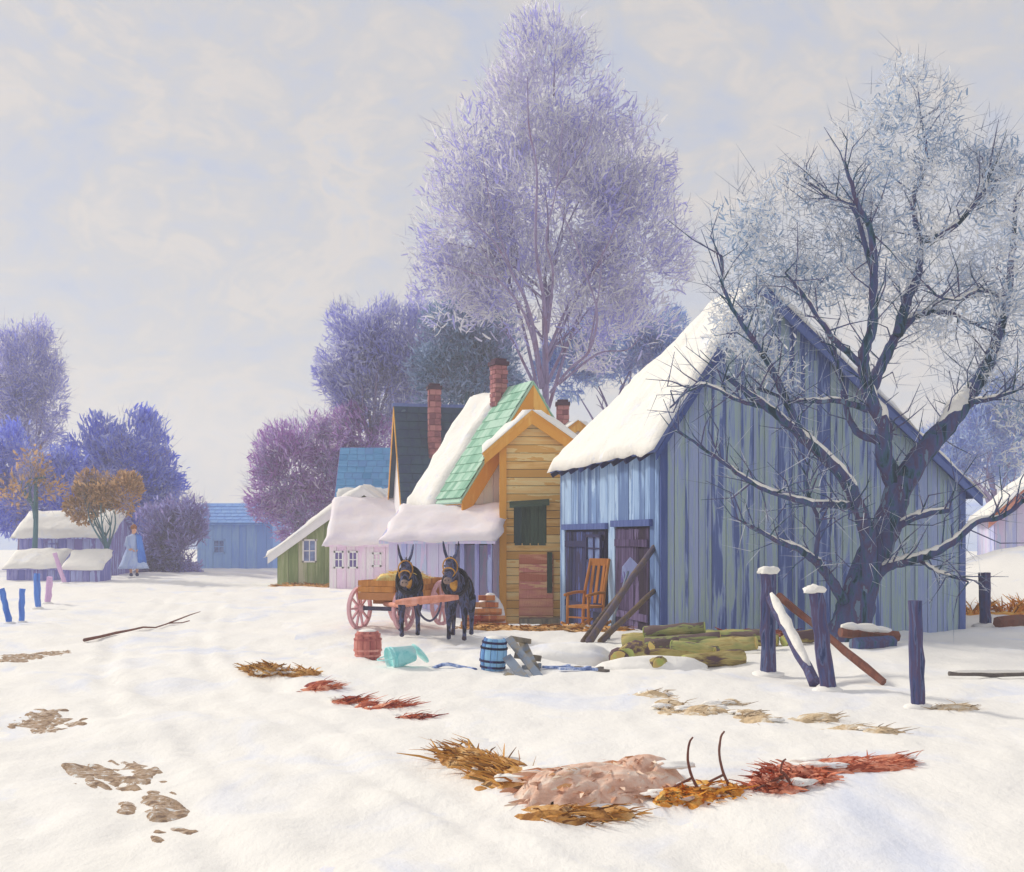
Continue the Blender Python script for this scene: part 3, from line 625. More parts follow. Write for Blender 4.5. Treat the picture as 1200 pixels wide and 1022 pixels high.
for i, (px, d, w_, lab) in enumerate(((76, 37.5, 1.2, 'low lavender hutch with tilted snowy lid beside the tan trees'), (8, 38.5, 1.75, 'low hutch with flat snowy roof at the left picture edge'))):
    t = thing('hutch', lab, 'hutch', (X(px, d), d, 0), 0, 'snow-covered hutches')
    wl = MB().prism([(0, -.1), (1.0, -.1), (1.0, 1.05), (0, .55)], 'x', 0, w_).build('wall', M['lavboard'], t)
    boards(wl, 0, w_, lambda u: .55, -.05, .2, M['lavboard'], 'y', -.002)
    rf = MB().prism([(-.15, .52), (1.1, 1.15), (1.1, 1.19), (-.15, .56)], 'x', -.1, w_ + .1).build('roof', M['lavboard'], t)
    snow_slab((-.12, -.17, .555), (w_ + .24, 0, 0), (0, 1.28, .645), .13, 14, 10, M['roof_snow'], 'snow', rf, seed=30 + i)
cb, _, _ = gabled('hillside_cabin', 'lavender cabin with snowy gable roof on the bank at the right edge', (X(1166, 34), 34, .3), -.25, 3.0, 3.2, 2.0, 2.0, 1.5, 3.3, M['lilacwall'], .3, base=-.3, trim=M['pinkboard'], th=.14)
window(cb, M['winlilac'], M['white'], 1.4, 1.3, .4, .5)

# ------------------------------------------------------------------ trees
def flakes(P, D, ln, wd, bend=.25):
    n = len(P); D = D / (np.linalg.norm(D, axis=1, keepdims=True) + 1e-9)
    r = rng.normal(size=(n, 3)); S = np.cross(D, r); S /= np.linalg.norm(S, axis=1, keepdims=True) + 1e-9
    Nn = np.cross(D, S); l = (ln * rng.uniform(.5, 1.4, n))[:, None]; w = (wd * rng.uniform(.5, 1.4, n))[:, None]
    V = np.stack([P - D * l * .5 - S * w * .35, P - D * l * .5 + S * w * .35, P + S * w * .5 + Nn * l * bend * .5, P - S * w * .5 + Nn * l * bend * .5, P + D * l * .5 + S * w * .2, P + D * l * .5 - S * w * .2], 1)
    b = np.arange(n)[:, None] * 6
    return V.reshape(-1, 3), np.concatenate([b + [0, 1, 2, 3], b + [3, 2, 4, 5]])
def spikes(P, D, ln, r0):
    n = len(P); D = D / (np.linalg.norm(D, axis=1, keepdims=True) + 1e-9)
    r = rng.normal(size=(n, 3)); S = np.cross(D, r); S /= np.linalg.norm(S, axis=1, keepdims=True) + 1e-9; T = np.cross(D, S)
    l = (ln * rng.uniform(.5, 1.4, n))[:, None]; V = []
    for e, rr in ((0, r0), (1, r0 * .25)):
        for k in range(3): V.append(P + D * l * e + S * rr * math.cos(k * 2.094) + T * rr * math.sin(k * 2.094))
    V = np.stack(V, 1).reshape(-1, 3); b = np.arange(n)[:, None] * 6
    return V, np.concatenate([b + [0, 1, 4, 3], b + [1, 2, 5, 4], b + [2, 0, 3, 5]])
def in_lobes(n, lobes, d, clump=.55, depth_k=.75, hollow=.35, gaps=2.6):
    """points in clumps inside ellipsoids given as (px, py, rx, ry[, depth shift]) at distance d"""
    s = d / F; out = []; wts = np.array([l[2] * l[3] * min(l[2], l[3]) ** .35 for l in lobes], float); wts /= wts.sum()
    for l, w in zip(lobes, wts):
        k = int(n * w); c = np.array([X(l[0], d), d + (l[4] if len(l) > 4 else 0), Z(l[1], d)]); rx, rz = l[2] * s, l[3] * s; ry = min(rx, rz) * depth_k
        nc = max(8, int(8 + rx * rz * gaps)); u = rng.normal(size=(nc, 3)); u /= np.linalg.norm(u, axis=1, keepdims=True)
        cc = u * (rng.uniform(hollow, 1, nc) ** .6)[:, None] * .9
        idx = rng.integers(0, nc, k); q = cc[idx] + rng.normal(size=(k, 3)) * (clump / np.array([rx, ry, rz])) * .5
        rr = np.linalg.norm(q, axis=1); q[rr > 1.08] *= (1.08 / rr[rr > 1.08])[:, None] * rng.uniform(.9, 1, (rr > 1.08).sum())[:, None]
        out.append(np.concatenate([c + q * np.array([rx, ry, rz]), q], 1))
    o = np.concatenate(out); return o[:, :3], o[:, 3:]
def limb_tree(t, root, fork, tips, r0, r1, bark, sub=2, n=7):
    """trunk from root to fork, one limb to each tip with forks of its own; returns points along the limbs"""
    pts = smooth_path([root, root.lerp(fork, .5) + Vector((R.uniform(-.1, .1), R.uniform(-.1, .1), 0)), fork], 4)
    MB().tube(pts, [r0 * 1.25 if i == 0 else r0 + (r1 - r0) * i / (len(pts) - 1) for i in range(len(pts))], 9, .06).build('trunk', bark, t, True)
    ends = []
    for tip, h in tips:
        a = root.lerp(fork, h); m_ = a.lerp(tip, .45) + Vector((R.uniform(-.3, .3), R.uniform(-.3, .3), (tip - a).length * .10))
        pp = smooth_path([a, m_, tip], 6); k = len(pp); ra = (r0 + (r1 - r0) * h) * .62
        mb = MB().tube(pp, [ra * (1 - .85 * i / (k - 1)) for i in range(k)], n, .05)
        for s in range(sub):
            i = R.randint(k // 3, k - 3); b = pp[i]; dr = (pp[i + 1] - pp[i - 1]).normalized()
            o = Vector((R.uniform(-1, 1), R.uniform(-1, 1), R.uniform(.1, .9))) + dr * .9
            e = b + o.normalized() * (tip - a).length * R.uniform(.25, .5)
            q = smooth_path([b, b.lerp(e, .5) + Vector((0, 0, .12 * (e - b).length)), e], 4)
            mb.tube(q, [ra * (1 - .85 * i / (k - 1)) * .6 * (1 - .8 * j / (len(q) - 1)) for j in range(len(q))], 5); ends += q[2:]
        mb.build('limb', bark, t, True); ends += pp[3:]
    return ends
def tree(name, label, px, d, lobes, cmat, bark, n, ln, wd, nt_=2500, r0=.22, fork=None, ntips=9, group=None, up=.6, clump=.55, hollow=.35, twm='twig', tips_in=.75, cat='tree', gaps=2.6):
    x = X(px, d); t = thing(name, label, cat, (0, 0, 0), 0, group); root = Vector((x, d, g(x, d) - .1))
    zs = [Z(l[1], d) for l in lobes]; fk = fork or Vector((x, d, max(1.2, min(zs) * .75)))
    P, q = in_lobes(4000, lobes, d, clump, hollow=hollow)
    sel = rng.choice(len(P), ntips, replace=False); tips = [(Vector(P[i]).lerp(fk, 1 - tips_in - .2 * R.random()), R.uniform(.55, 1)) for i in sel]
    ends = limb_tree(t, root, fk, tips, r0, r0 * .6, bark)
    for o in (t,): pass
    P, q = in_lobes(n, lobes, d, clump, hollow=hollow, gaps=gaps)
    D = q * 1.0 + np.array([0, 0, up]) + rng.normal(size=q.shape) * .55
    V, Fq = flakes(P, D, ln, wd); obj('crown', mesh_np('crown', V, Fq), cmat, t)
    P, q = in_lobes(nt_, lobes, d, clump, hollow=.6)
    V, Fq = spikes(P, q * .5 + np.array([0, 0, .5]) + rng.normal(size=q.shape) * .7, ln * 1.6, .006 * d / 36); obj('twigs', mesh_np('twigs', V, Fq), M[twm], t, kind='stuff')
    t.location = (x, d, 0)
    for c in t.children: c.matrix_parent_inverse = Matrix.Translation((-x, -d, 0))
    return t

tree('tall_tree', 'tallest frosted lavender tree rising behind the yellow gable', 638, 38,
     [(640, 60, 58, 52), (640, 130, 95, 85), (560, 190, 60, 75), (715, 190, 75, 85), (640, 240, 130, 110), (545, 270, 72, 85), (740, 280, 74, 98), (530, 340, 50, 50), (640, 340, 130, 70), (720, 385, 75, 50)],
     M['c_tall'], M['palebark'], 26000, .36, .056, 5000, .15, at(638, 330, 38), 14, clump=.85, gaps=2.0)
TT = bpy.data.objects['tall_tree']
for pts, ra in (([(634, 455), (625, 400), (610, 360), (585, 330), (560, 322), (518, 308)], .09), ([(637, 455), (622, 370), (600, 320), (580, 285), (560, 265), (543, 245)], .08), ([(641, 450), (638, 360), (628, 290), (629, 200), (620, 150), (618, 90)], .10),
        ([(642, 390), (648, 320), (640, 280), (652, 220), (660, 140)], .07), ([(645, 460), (668, 432), (690, 412), (700, 370), (690, 330), (672, 280), (655, 240)], .08), ([(655, 450), (700, 415), (735, 410), (752, 393)], .06),
        ([(690, 412), (702, 340), (706, 290)], .05), ([(585, 330), (570, 300), (558, 278)], .035), ([(690, 330), (720, 270), (742, 215)], .045), ([(600, 320), (575, 240), (565, 180)], .045), ([(652, 220), (685, 170), (700, 110)], .04), ([(649, 112), (650, 70)], .05)):
    n_ = len(pts); pp = smooth_path([at(a, b, 37.6 - 3.4 * min(1, (i + .6) / 3)) for i, (a, b) in enumerate(pts)], 5)
    o_ = MB().tube(pp, [.72 * ra * (1 - .8 * i / (len(pp) - 1)) for i in range(len(pp))], 6, .06).build('limb', M['palebark'], TT, True); o_.matrix_parent_inverse = Matrix.Translation((-TT.location.x, -TT.location.y, 0))
tree('round_tree', 'rounded grey violet tree behind the slate roof, left of the teal tree', 436, 48, [(428, 395, 48, 55), (408, 440, 40, 55), (470, 410, 55, 65), (450, 460, 70, 50)],
     M['c_round'], M['palebark'], 15000, .34, .075, 2500, .25, clump=.7, hollow=.3)
tree('teal_tree', 'dusky teal tree behind the slate house chimney', 548, 46, [(550, 400, 60, 58), (520, 420, 45, 55), (580, 425, 40, 45), (540, 450, 70, 40)],
     M['c_teal'], M['greenbark'], 13000, .34, .075, 2500, .25, clump=.7, hollow=.3)
tree('mauve_tree', 'low purple mauve thicket tree behind the green gable', 352, 47, [(340, 545, 46, 52), (378, 515, 42, 42), (318, 575, 30, 40), (352, 600, 45, 38), (430, 510, 48, 40), (395, 570, 40, 50)],
     M['c_purple'], M['palebark'], 14000, .32, .06, 3000, .18, clump=.6, hollow=.3)
tree('blue_tree', 'broad dome-shaped periwinkle blue tree at left behind the tan saplings', 150, 52, [(150, 545, 66, 70), (112, 540, 40, 55), (185, 570, 34, 55), (150, 600, 60, 50)],
     M['c_peri'], M['palebark'], 15000, .36, .085, 2000, .25, clump=.65, hollow=.3)
tree('lilac_tree', 'tall pale lilac tree at the upper left edge', 30, 55, [(34, 425, 40, 58), (15, 450, 45, 70), (58, 470, 20, 75), (30, 500, 40, 55)],
     M['c_left'], M['palebark'], 11000, .34, .06, 2500, .25, clump=.65)
tree('low_blue_tree', 'low periwinkle tree behind the lavender shed at the left edge', 25, 49, [(25, 560, 58, 70), (75, 580, 35, 60), (-30, 560, 50, 70)],
     M['c_peri'], M['palebark'], 12000, .34, .08, 1500, .2, clump=.6, hollow=.3)
tree('tan_sapling', 'multi-stemmed sapling with withered tan leaves left of the walking person', 127, 39.5, [(118, 572, 30, 26), (148, 578, 20, 26), (98, 590, 22, 24)],
     M['c_tan'], M['greenbark'], 3600, .18, .07, 700, .09, at(122, 628, 39.5), 9, clump=.4, hollow=.4)
tree('mauve_bush', 'grey mauve bush between the walking person and the pale blue barn', 204, 46, [(205, 622, 36, 46), (226, 605, 18, 26), (178, 632, 30, 40), (200, 660, 45, 24)],
     M['c_mauvegrey'], M['palebark'], 8000, .28, .06, 1800, .12, clump=.5, hollow=.3)
tree('slender_tree', 'slender dark green trunked tree with few tan leaves in front of the lavender shed', 38, 40, [(20, 575, 22, 26), (58, 570, 18, 24), (40, 540, 22, 30)],
     M['c_tan'], M['greenbark'], 380, .2, .08, 900, .11, at(42, 560, 40), 7, clump=.4)
tree('frosted_tree', 'pale blue frosted tree low behind the barn roof and the tall tree', 725, 44, [(722, 408, 62, 48), (668, 430, 40, 38), (772, 395, 36, 42)],
     M['c_rback'], M['palebark'], 10000, .34, .06, 2000, .2, clump=.6, hollow=.3)
tree('background_tree', 'pale blue frosted trees seen right of the barn beyond the bank', 1165, 50, [(1150, 520, 55, 60), (1205, 500, 60, 80), (1110, 540, 40, 50)],
     M['c_rback'], M['palebark'], 12000, .34, .06, 2000, .2, clump=.6, hollow=.3)

# ------------------------------------------------------------------ the big bare tree in front of the barn
TD = 17.6
bt = thing('bare_tree', 'big dark bare tree with snow on its boughs, in front of the barn gable', 'tree', (X(995, TD), TD, 0))
def tp(px, py, dd): return at(px, py, TD + dd)
LIMBS = [  # (points, depth at the two ends, thickness at the two ends in metres, snow from..to)
    ([(990, 762), (1000, 725), (1008, 690), (1026, 645), (1045, 600), (1056, 560)], 0, .1, .34, .19, None),
    ([(1052, 575), (1078, 535), (1110, 498), (1132, 470), (1150, 440), (1168, 400), (1180, 350), (1186, 290), (1190, 230)], .1, .9, .17, .025, (.22, .45)),
    ([(1050, 570), (1036, 535), (1036, 500), (1018, 462), (1012, 420), (1022, 380), (1024, 320), (1020, 272), (1006, 240), (990, 190)], .1, -.7, .13, .02, (.15, .4)),
    ([(1018, 462), (1034, 425), (1052, 392), (1075, 370), (1110, 366), (1150, 384)], -.1, .8, .09, .018, (.5, .8)),
    ([(1052, 392), (1062, 355), (1076, 320), (1078, 285), (1070, 235), (1086, 190), (1078, 130)], .1, 1.3, .075, .015, None),
    ([(1078, 285), (1115, 268), (1146, 235), (1162, 195)], .7, .2, .05, .014, (.1, .7)),
    ([(1012, 700), (1018, 640), (1006, 595), (985, 556), (940, 512), (900, 478), (852, 442)], -.05, -1.4, .13, .03, (.3, .95)),
    ([(940, 512), (922, 470), (900, 425), (880, 395), (850, 345), (846, 300)], -.95, -1.6, .06, .012, None),
    ([(1006, 596), (985, 592), (950, 590), (915, 580), (880, 566), (845, 540), (795, 506)], -.5, -1.8, .055, .014, (.1, .9)),
    ([(990, 705), (965, 668), (942, 648), (908, 632), (872, 612)], -.1, -1.2, .075, .016, (.25, .9)),
    ([(955, 655), (958, 610), (945, 570), (948, 540)], -.5, -.9, .035, .012, None),
    ([(1040, 625), (1072, 606), (1112, 598)], .1, -.6, .06, .03, (.2, 1)),
    ([(1022, 680), (1040, 664), (1075, 655), (1110, 640), (1145, 612), (1178, 604), (1212, 575)], .05, -1.2, .075, .02, (.0, .85)),
    ([(1075, 655), (1100, 670), (1135, 682)], -.3, -.9, .03, .01, (.2, .8)),
    ([(1132, 470), (1160, 468), (1200, 455)], .4, -.4, .05, .012, (.1, .9)),
    ([(1020, 480), (980, 470), (930, 470), (890, 455)], -.1, -1.1, .05, .012, (.3, .7)),
    ([(1012, 430), (975, 395), (945, 350), (920, 320)], -.2, -1.3, .05, .012, (.1, .9)),
    ([(1024, 320), (1000, 245), (975, 232), (945, 212)], -.4, .4, .04, .012, (.3, .9)),
    ([(900, 478), (868, 470), (820, 450), (785, 478)], -1.1, -1.9, .03, .01, (.3, .8)),
    ([(1180, 350), (1150, 340), (1120, 352), (1095, 345)], .8, -.2, .035, .012, (.1, .9)),
    ([(1036, 520), (1000, 500), (985, 440), (975, 400)], 0, .9, .06, .014, None),
]
twP, twD, tips_all = [], [], []
for k, (pts, d0, d1_, ra, rb, sn) in enumerate(LIMBS):
    n = len(pts); w3 = [tp(a, b, d0 + (d1_ - d0) * i / (n - 1)) for i, (a, b) in enumerate(pts)]
    pp = smooth_path(w3, 6); m_ = len(pp)
    for i in range(1, m_ - 1): pp[i] = pp[i] + Vector((R.uniform(-1, 1), R.uniform(-1, 1), R.uniform(-1, 1))) * (.012 if k else .0)
    k_ = 1.0 if k == 0 else 1.22; rad = [k_ * (ra + (rb - ra) * (i / (m_ - 1)) ** .9) for i in range(m_)]
    if k == 0: rad = [r * (1 + .55 * max(0, 1 - i / 7) ** 2) for i, r in enumerate(rad)]
    o = MB().tube(pp, rad, 12 if k == 0 else 8, .07).build('trunk' if k == 0 else 'limb', M['bark'], bt, True)
    if sn:
        a, b = int(sn[0] * (m_ - 1)), int(sn[1] * (m_ - 1)); seg = pp[a:b + 1]
        if len(seg) > 2:
            rr = [max(.028, rad[a + i] * .75) * (.25 + .9 * math.sin(PI * min(1, max(0, i / (len(seg) - 1)))) ** .5) * R.uniform(.7, 1.25) for i in range(len(seg))]
            MB().tube([p + Vector((0, 0, rad[a + i] * .85)) for i, p in enumerate(seg)], rr, 7, .12).build('snow', M['roof_snow'], o, True)
    if k:
        for i in range(2, m_):
            for q in range(3 if rad[i] > .04 else 4):
                dr = (pp[i] - pp[i - 1]).normalized(); v = Vector((R.gauss(0, 1), R.gauss(0, .8), R.gauss(.3, .8)))
                twP.append(pp[i]); twD.append((dr * .8 + v.normalized()).normalized())
# sub-branches leaving the limbs, each with a crook, then fine twigs on them
sb = MB(); sp, sd = [], []
for i in range(0, len(twP), 4):
    p, dv = twP[i], twD[i]; ln = R.uniform(.35, .95); q1 = p + dv * ln * .5 + Vector((R.uniform(-.08, .08), R.uniform(-.08, .08), R.uniform(-.02, .1)))
    q2 = q1 + (dv + Vector((R.gauss(0, .5), R.gauss(0, .4), R.gauss(.2, .4)))).normalized() * ln * .55
    sb.tube([p, q1, q2], [.014, .010, .004], 4, cap=False)
    for e in range(5):
        f = R.random(); b = p.lerp(q1, f * 2) if f < .5 else q1.lerp(q2, f * 2 - 1); sp.append(b); sd.append((dv + Vector((R.gauss(0, .8), R.gauss(0, .7), R.gauss(.2, .8)))).normalized())
sb.build('branchlets', M['bark'], bt, kind='stuff')
V1, F1 = spikes(np.array(sp), np.array(sd), .38, .005); obj('twigs', mesh_np('twigs', V1, F1), M['twigdark'], bt, kind='stuff')
RL = [(872, 285, 45, 72), (905, 330, 50, 55), (845, 390, 35, 50, -1.0), (880, 420, 50, 60, -1.2), (1180, 500, 50, 50, -.5), (1180, 440, 50, 60), (1060, 150, 75, 75), (1000, 220, 85, 80), (920, 260, 60, 70), (1120, 210, 75, 80), (1180, 260, 60, 110), (1050, 300, 110, 80), (862, 370, 28, 45), (965, 315, 60, 50), (1140, 370, 80, 80), (1060, 90, 25, 25)]
P, q = in_lobes(12500, RL, TD + .4, .36, hollow=.2, gaps=4)
V, Fq = flakes(P, q * .6 + np.array([0, 0, .3]) + rng.normal(size=q.shape) * .8, .15, .026); obj('crown', mesh_np('crown', V, Fq), M['c_right'], bt)
P, q = in_lobes(2500, RL, TD + .4, .4, hollow=.2, gaps=6)
V, Fq = spikes(P, q * .7 + np.array([0, 0, .4]) + rng.normal(size=q.shape) * .7, .42, .005); obj('twigs', mesh_np('twigs', V, Fq), M['twigdark'], bt, kind='stuff')
for c in bt.children: c.matrix_parent_inverse = Matrix.Translation((-X(995, TD), -TD, 0))

# ------------------------------------------------------------------ fence posts, rails and boards
def lump(name, c, r, sc, mat_, parent=None, seed=0, sub=3, amp=.18, flat=-.3):
    bm = bmesh.new(); bmesh.ops.create_icosphere(bm, subdivisions=sub, radius=1)
    for v in bm.verts:
        p = v.co.normalized(); k = 1 + amp * 2 * (float(vn(p.x * 2.2 + seed, p.y * 2.2 + p.z * 1.7, seed)) + .5 * float(vn(p.x * 5 + p.z * 3, p.y * 5 - p.z * 2, seed + 1)))
        v.co = Vector((p.x * sc[0], p.y * sc[1], max(flat, p.z) * sc[2])) * r * k
    me = bpy.data.meshes.new(name); bm.to_mesh(me); bm.free(); me.polygons.foreach_set('use_smooth', [True] * len(me.polygons))
    return obj(name, me, mat_, parent, c)
def post(label, px, d, py_top, px_top, w, mat_, cap=False, group='fence posts by the bare tree', dy=0):
    b = on(px, d); tpt = at(px_top, py_top, d + dy); t = thing('fence_post', label, 'fence post', b, 0, group)
    v = tpt - b; n = 7; pts = [Vector((0, 0, -.12))] + [v * (i / n) + Vector((R.uniform(-.008, .008), R.uniform(-.008, .008), 0)) for i in range(n + 1)]
    mb = MB().tube(pts, [w * .56 * R.uniform(.92, 1.08) for _ in pts], 7, .08); mb.build('shaft', mat_, t)
    if cap: lump('snow_cap', v + Vector((0, 0, .015)), w * .68, (1.1, 1.0, .62), M['roof_snow'], t, R.randint(0, 50), 3, .28)
    lump('snow_collar', (0, 0, -.01), w * .95, (1.25, 1.1, .45), M['snow'], t, R.randint(0, 50), 2, .15)
    return t
post('upright fence post with a round snow cap and a leaning rail, nearest the barn corner', 900, 13.6, 672, 900, .17, M['post'], True)
post('leaning fence post with a thin snow cap, middle of the front three', 971, 11.9, 694, 956, .155, M['post'], True)
post('lone slim dark blue fence post standing closest to the viewer', 1075, 10.7, 704, 1072, .12, M['post'])
post('short violet fence post on the snow right of the bare tree', 1155, 20.5, 671, 1154, .19, M['post'])
def rail(name, label, p, q, w, h, mat_, snow=False, cat='rail', group=None):
    c = (Vector(p) + Vector(q)) / 2; t = thing(name, label, cat, c, 0, group); p, q = Vector(p) - c, Vector(q) - c
    n = 6; pts = [p.lerp(q, i / n) + Vector((R.uniform(-.008, .008), 0, R.uniform(-.008, .008))) for i in range(n + 1)]
    mb = MB()
    for i in range(n): pass
    mb.tube(pts, [w * .5 * R.uniform(.9, 1.1) for _ in pts], 6, .1).build('beam', mat_, t)
    if snow:
        pp = [p.lerp(q, .02 + .86 * i / 10) + Vector((0, 0, w * .5)) for i in range(11)]
        MB().tube(pp, [w * .42 * (.4 + .75 * math.sin(PI * i / 10) ** .5) * R.uniform(.8, 1.2) for i in range(11)], 7, .12).build('snow', M['roof_snow'], t, True)
    return t
rail('fence_rail', 'snow-laden rail sloping down from the snow-capped post', at(903, 700, 13.4), on(955, 12.3) + Vector((0, 0, .04)), .13, .1, M['post'], True, group='fallen fence rails')
rail('fence_rail', 'bare brown rail sloping to the ground behind the leaning post', at(912, 698, 13.75), on(1036, 12.2) + Vector((0, 0, .03)), .09, .07, M['brownwood'], group='fallen fence rails')
rail('fence_rail', 'grey rail lying in the snow at the right edge', on(1112, 12.9) + Vector((0, 0, .05)), on(1215, 12.9) + Vector((0, 0, .06)), .06, .05, M['greywood'], True, group='fallen fence rails')
rail('fallen_bough', 'snow-dusted fallen bough lying right of the bare tree root', on(985, 16.3) + Vector((0, 0, .24)), on(1052, 16.6) + Vector((0, 0, .08)), .16, .1, M['brownwood'], True, 'branch')
rail('dark_log', 'dark log half sunk in snow beside the bare tree', on(1000, 16.0) + Vector((0, 0, .05)), on(1046, 16.4) + Vector((0, 0, .05)), .2, .1, M['bark'], False, 'log')
rail('brown_log', 'short brown log on the bank edge at far right', on(1168, 20.0) + Vector((0, 0, .1)), on(1222, 20.2) + Vector((0, 0, .1)), .24, .1, M['brownwood'], False, 'log')
for px, d, top, pt, m_, lab in ((11, 20.8, 690, 2, 'bluepost', 'tilted bright blue stake at the left picture edge'), (25, 21.4, 690, 26, 'bluepost', 'upright bright blue stake, second from the left edge'),
                               (45, 26, 672, 43, 'bluepost', 'bright blue stake farther back, third from the left edge'), (56, 27, 676, 59, 'pinkpost', 'pale pink stake beside the third blue stake'),
                               (76, 37, 648, 64, 'pinkpost', 'leaning pink stake in front of the low hutch')):
    post(lab, px, d, top, pt, (.10 if d < 24 else .13), M[m_], False, 'stakes at the left edge')

# ------------------------------------------------------------------ donkeys, yoke, wagon
def skin(name, verts, edges, root, mat_, parent=None, sub=2):
    me = bpy.data.meshes.new(name); me.from_pydata([v[:3] for v in verts], edges, []); me.update()
    o = obj(name, me, mat_, parent); md = o.modifiers.new('skin', 'SKIN'); md.use_smooth_shade = True; md.branch_smoothing = .6
    sv = me.skin_vertices[0].data
    for i, v in enumerate(verts):
        r = v[3] if hasattr(v[3], '__len__') else (v[3], v[3]); sv[i].radius = r; sv[i].use_root = (i == root)
    ms = o.modifiers.new('sub', 'SUBSURF'); ms.levels = sub; ms.render_levels = sub
    return o
def donkey(label, loc, rotz, headx, hz, step, group='donkeys hitched to the wagon'):
    t = thing('donkey', label, 'donkey', loc, rotz, group)
    V = [(0, .10, .84, (.21, .22)), (0, .46, .87, (.19, .2)), (0, -.30, .86, (.18, .22)), (headx * .3, -.52, 1.0 + hz * .4, (.12, .16)), (headx * .7, -.64, 1.13 + hz * .8, (.11, .14)), (headx, -.70, 1.22 + hz, (.105, .11)),
         (headx * 1.15, -.84, 1.10 + hz, (.085, .09)), (headx * 1.3, -.95, .98 + hz, (.065, .07)), (headx * 1.3, -.99, .94 + hz, (.055, .05))]
    E = [(0, 1), (0, 2), (2, 3), (3, 4), (4, 5), (5, 6), (6, 7), (7, 8)]
    def chain(start, pts):
        p = start
        for q in pts: V.append(q); E.append((p, len(V) - 1)); p = len(V) - 1
    for s in (-1, 1):
        k = step * s
        chain(2, [(s * .13, -.36, .66, (.085, .11)), (s * .13, -.38 + k * .3, .42, .052), (s * .13, -.37 + k * .6, .22, .036), (s * .13, -.38 + k * .8, .09, .034), (s * .13, -.42 + k, .02, .048)])
        chain(1, [(s * .15, .46, .68, (.1, .14)), (s * .16, .36 - k * .3, .52, .085), (s * .15, .56 - k * .5, .36, .048), (s * .15, .51 - k * .8, .12, .034), (s * .15, .46 - k, .02, .048)])
        chain(5, [(headx + s * .055, -.68, 1.30 + hz, (.032, .025)), (headx + s * .095, -.66, 1.40 + hz, (.040, .02)), (headx + s * .115, -.66, 1.50 + hz, (.034, .015)), (headx + s * .125, -.66, 1.57 + hz, (.012, .008))])
    chain(1, [(0, .66, .88, .035), (0, .72, .70, .028), (0, .73, .52, .035), (0, .73, .40, .012)])
    skin('body', V, E, 0, M['fur'], t)
    lump('muzzle', (headx * 1.3, -.985, .955 + hz), .068, (1, .95, .9), M['muzzle'], t, 3, 2, .05, -1)
    for s in (-1, 1):
        lump('eye', (headx * 1.08 + s * .078, -.79, 1.18 + hz), .016, (1, 1, 1), M['strap'], t, 1, 1, 0, -1)
        lump('nostril', (headx * 1.3 + s * .028, -1.045, .965 + hz), .012, (1, .6, 1), M['strap'], t, 1, 1, 0, -1)
    ring = lambda c, rx, rz, tilt: [Vector((c[0] + rx * math.cos(a), c[1] + math.sin(a) * rz * math.sin(tilt), c[2] + math.sin(a) * rz * math.cos(tilt))) for a in np.linspace(0, 2 * PI, 25)]
    MB().tube(ring((headx * .2, -.47, .93), .19, .235, .6), .032, 8, .06).build('collar', M['strap'], t, True)
    lump('breast_pad', (headx * .3, -.60, .93), .085, (.8, .5, 1.5), M['leather'], t, 5, 2, .15, -1)
    MB().tube(ring((headx * .2, -.50, .95), .205, .27, .6), .018, 6).build('hames', M['strap'], t, True)
    MB().tube(ring((headx * 1.16, -.86, 1.08 + hz), .092, .1, -.75), .012, 5).tube(ring((headx * 1.02, -.74, 1.17 + hz), .115, .14, -.2), .012, 5).build('bridle', M['leather'], t, True)
    MB().tube(ring((0, .02, .84), .222, .235, 0), .016, 5).build('girth', M['strap'], t, True)
    n_ = 260; f_ = rng.uniform(0, 1, n_); Pm = np.stack([headx * f_ + rng.normal(0, .018, n_), -.42 - .24 * f_ + .09, 1.08 + (.22 + hz) * f_ + rng.normal(0, .015, n_)], 1)
    V_, F_ = flakes(Pm, np.stack([rng.normal(0, .6, n_), np.full(n_, .5), rng.uniform(.2, 1, n_)], 1), .09, .014); obj('mane', mesh_np('mane', V_, F_), M['fur'], t)
    return t
dk1 = on(478, 18.3); dk2 = on(537, 17.9)
donkey('dark donkey with ears spread apart, next to the wagon box', dk1 + Vector((0, .3, 0)), .10, -.07, -.04, .06)
donkey('dark donkey with ears close upright, farther right from the wagon', dk2 + Vector((0, .3, 0)), -.06, -.06, .04, -.05)
yk = thing('neck_yoke', 'pinkish wooden yoke bar with hanging chain in front of the two donkeys', 'yoke', dk1.lerp(dk2, .5), 0)
mid = dk1.lerp(dk2, .5)
ya, yb = at(464, 706, 17.35) - mid, at(537, 700, 17.1) - mid
MB().tube([ya.lerp(yb, i / 8) for i in range(9)], [.035, .05, .058, .06, .062, .06, .058, .05, .035], 8, .05).build('bar', M['yoke'], yk, True)
ch = smooth_path([ya.lerp(yb, .35), ya.lerp(yb, .40) + Vector((0, 0, -.22)), ya.lerp(yb, .55) + Vector((0, 0, -.33)), ya.lerp(yb, .68) + Vector((0, 0, -.22)), ya.lerp(yb, .74)], 5)
MB().tube(ch, .018, 6).build('chain', M['iron'], yk, True)
for f in (.12, .82): MB().tube([ya.lerp(yb, f), ya.lerp(yb, f) + Vector((0, .16, .1)), ya.lerp(yb, f) + Vector((0, .34, .12))], .012, 5).build('strap', M['strap'], yk, True)

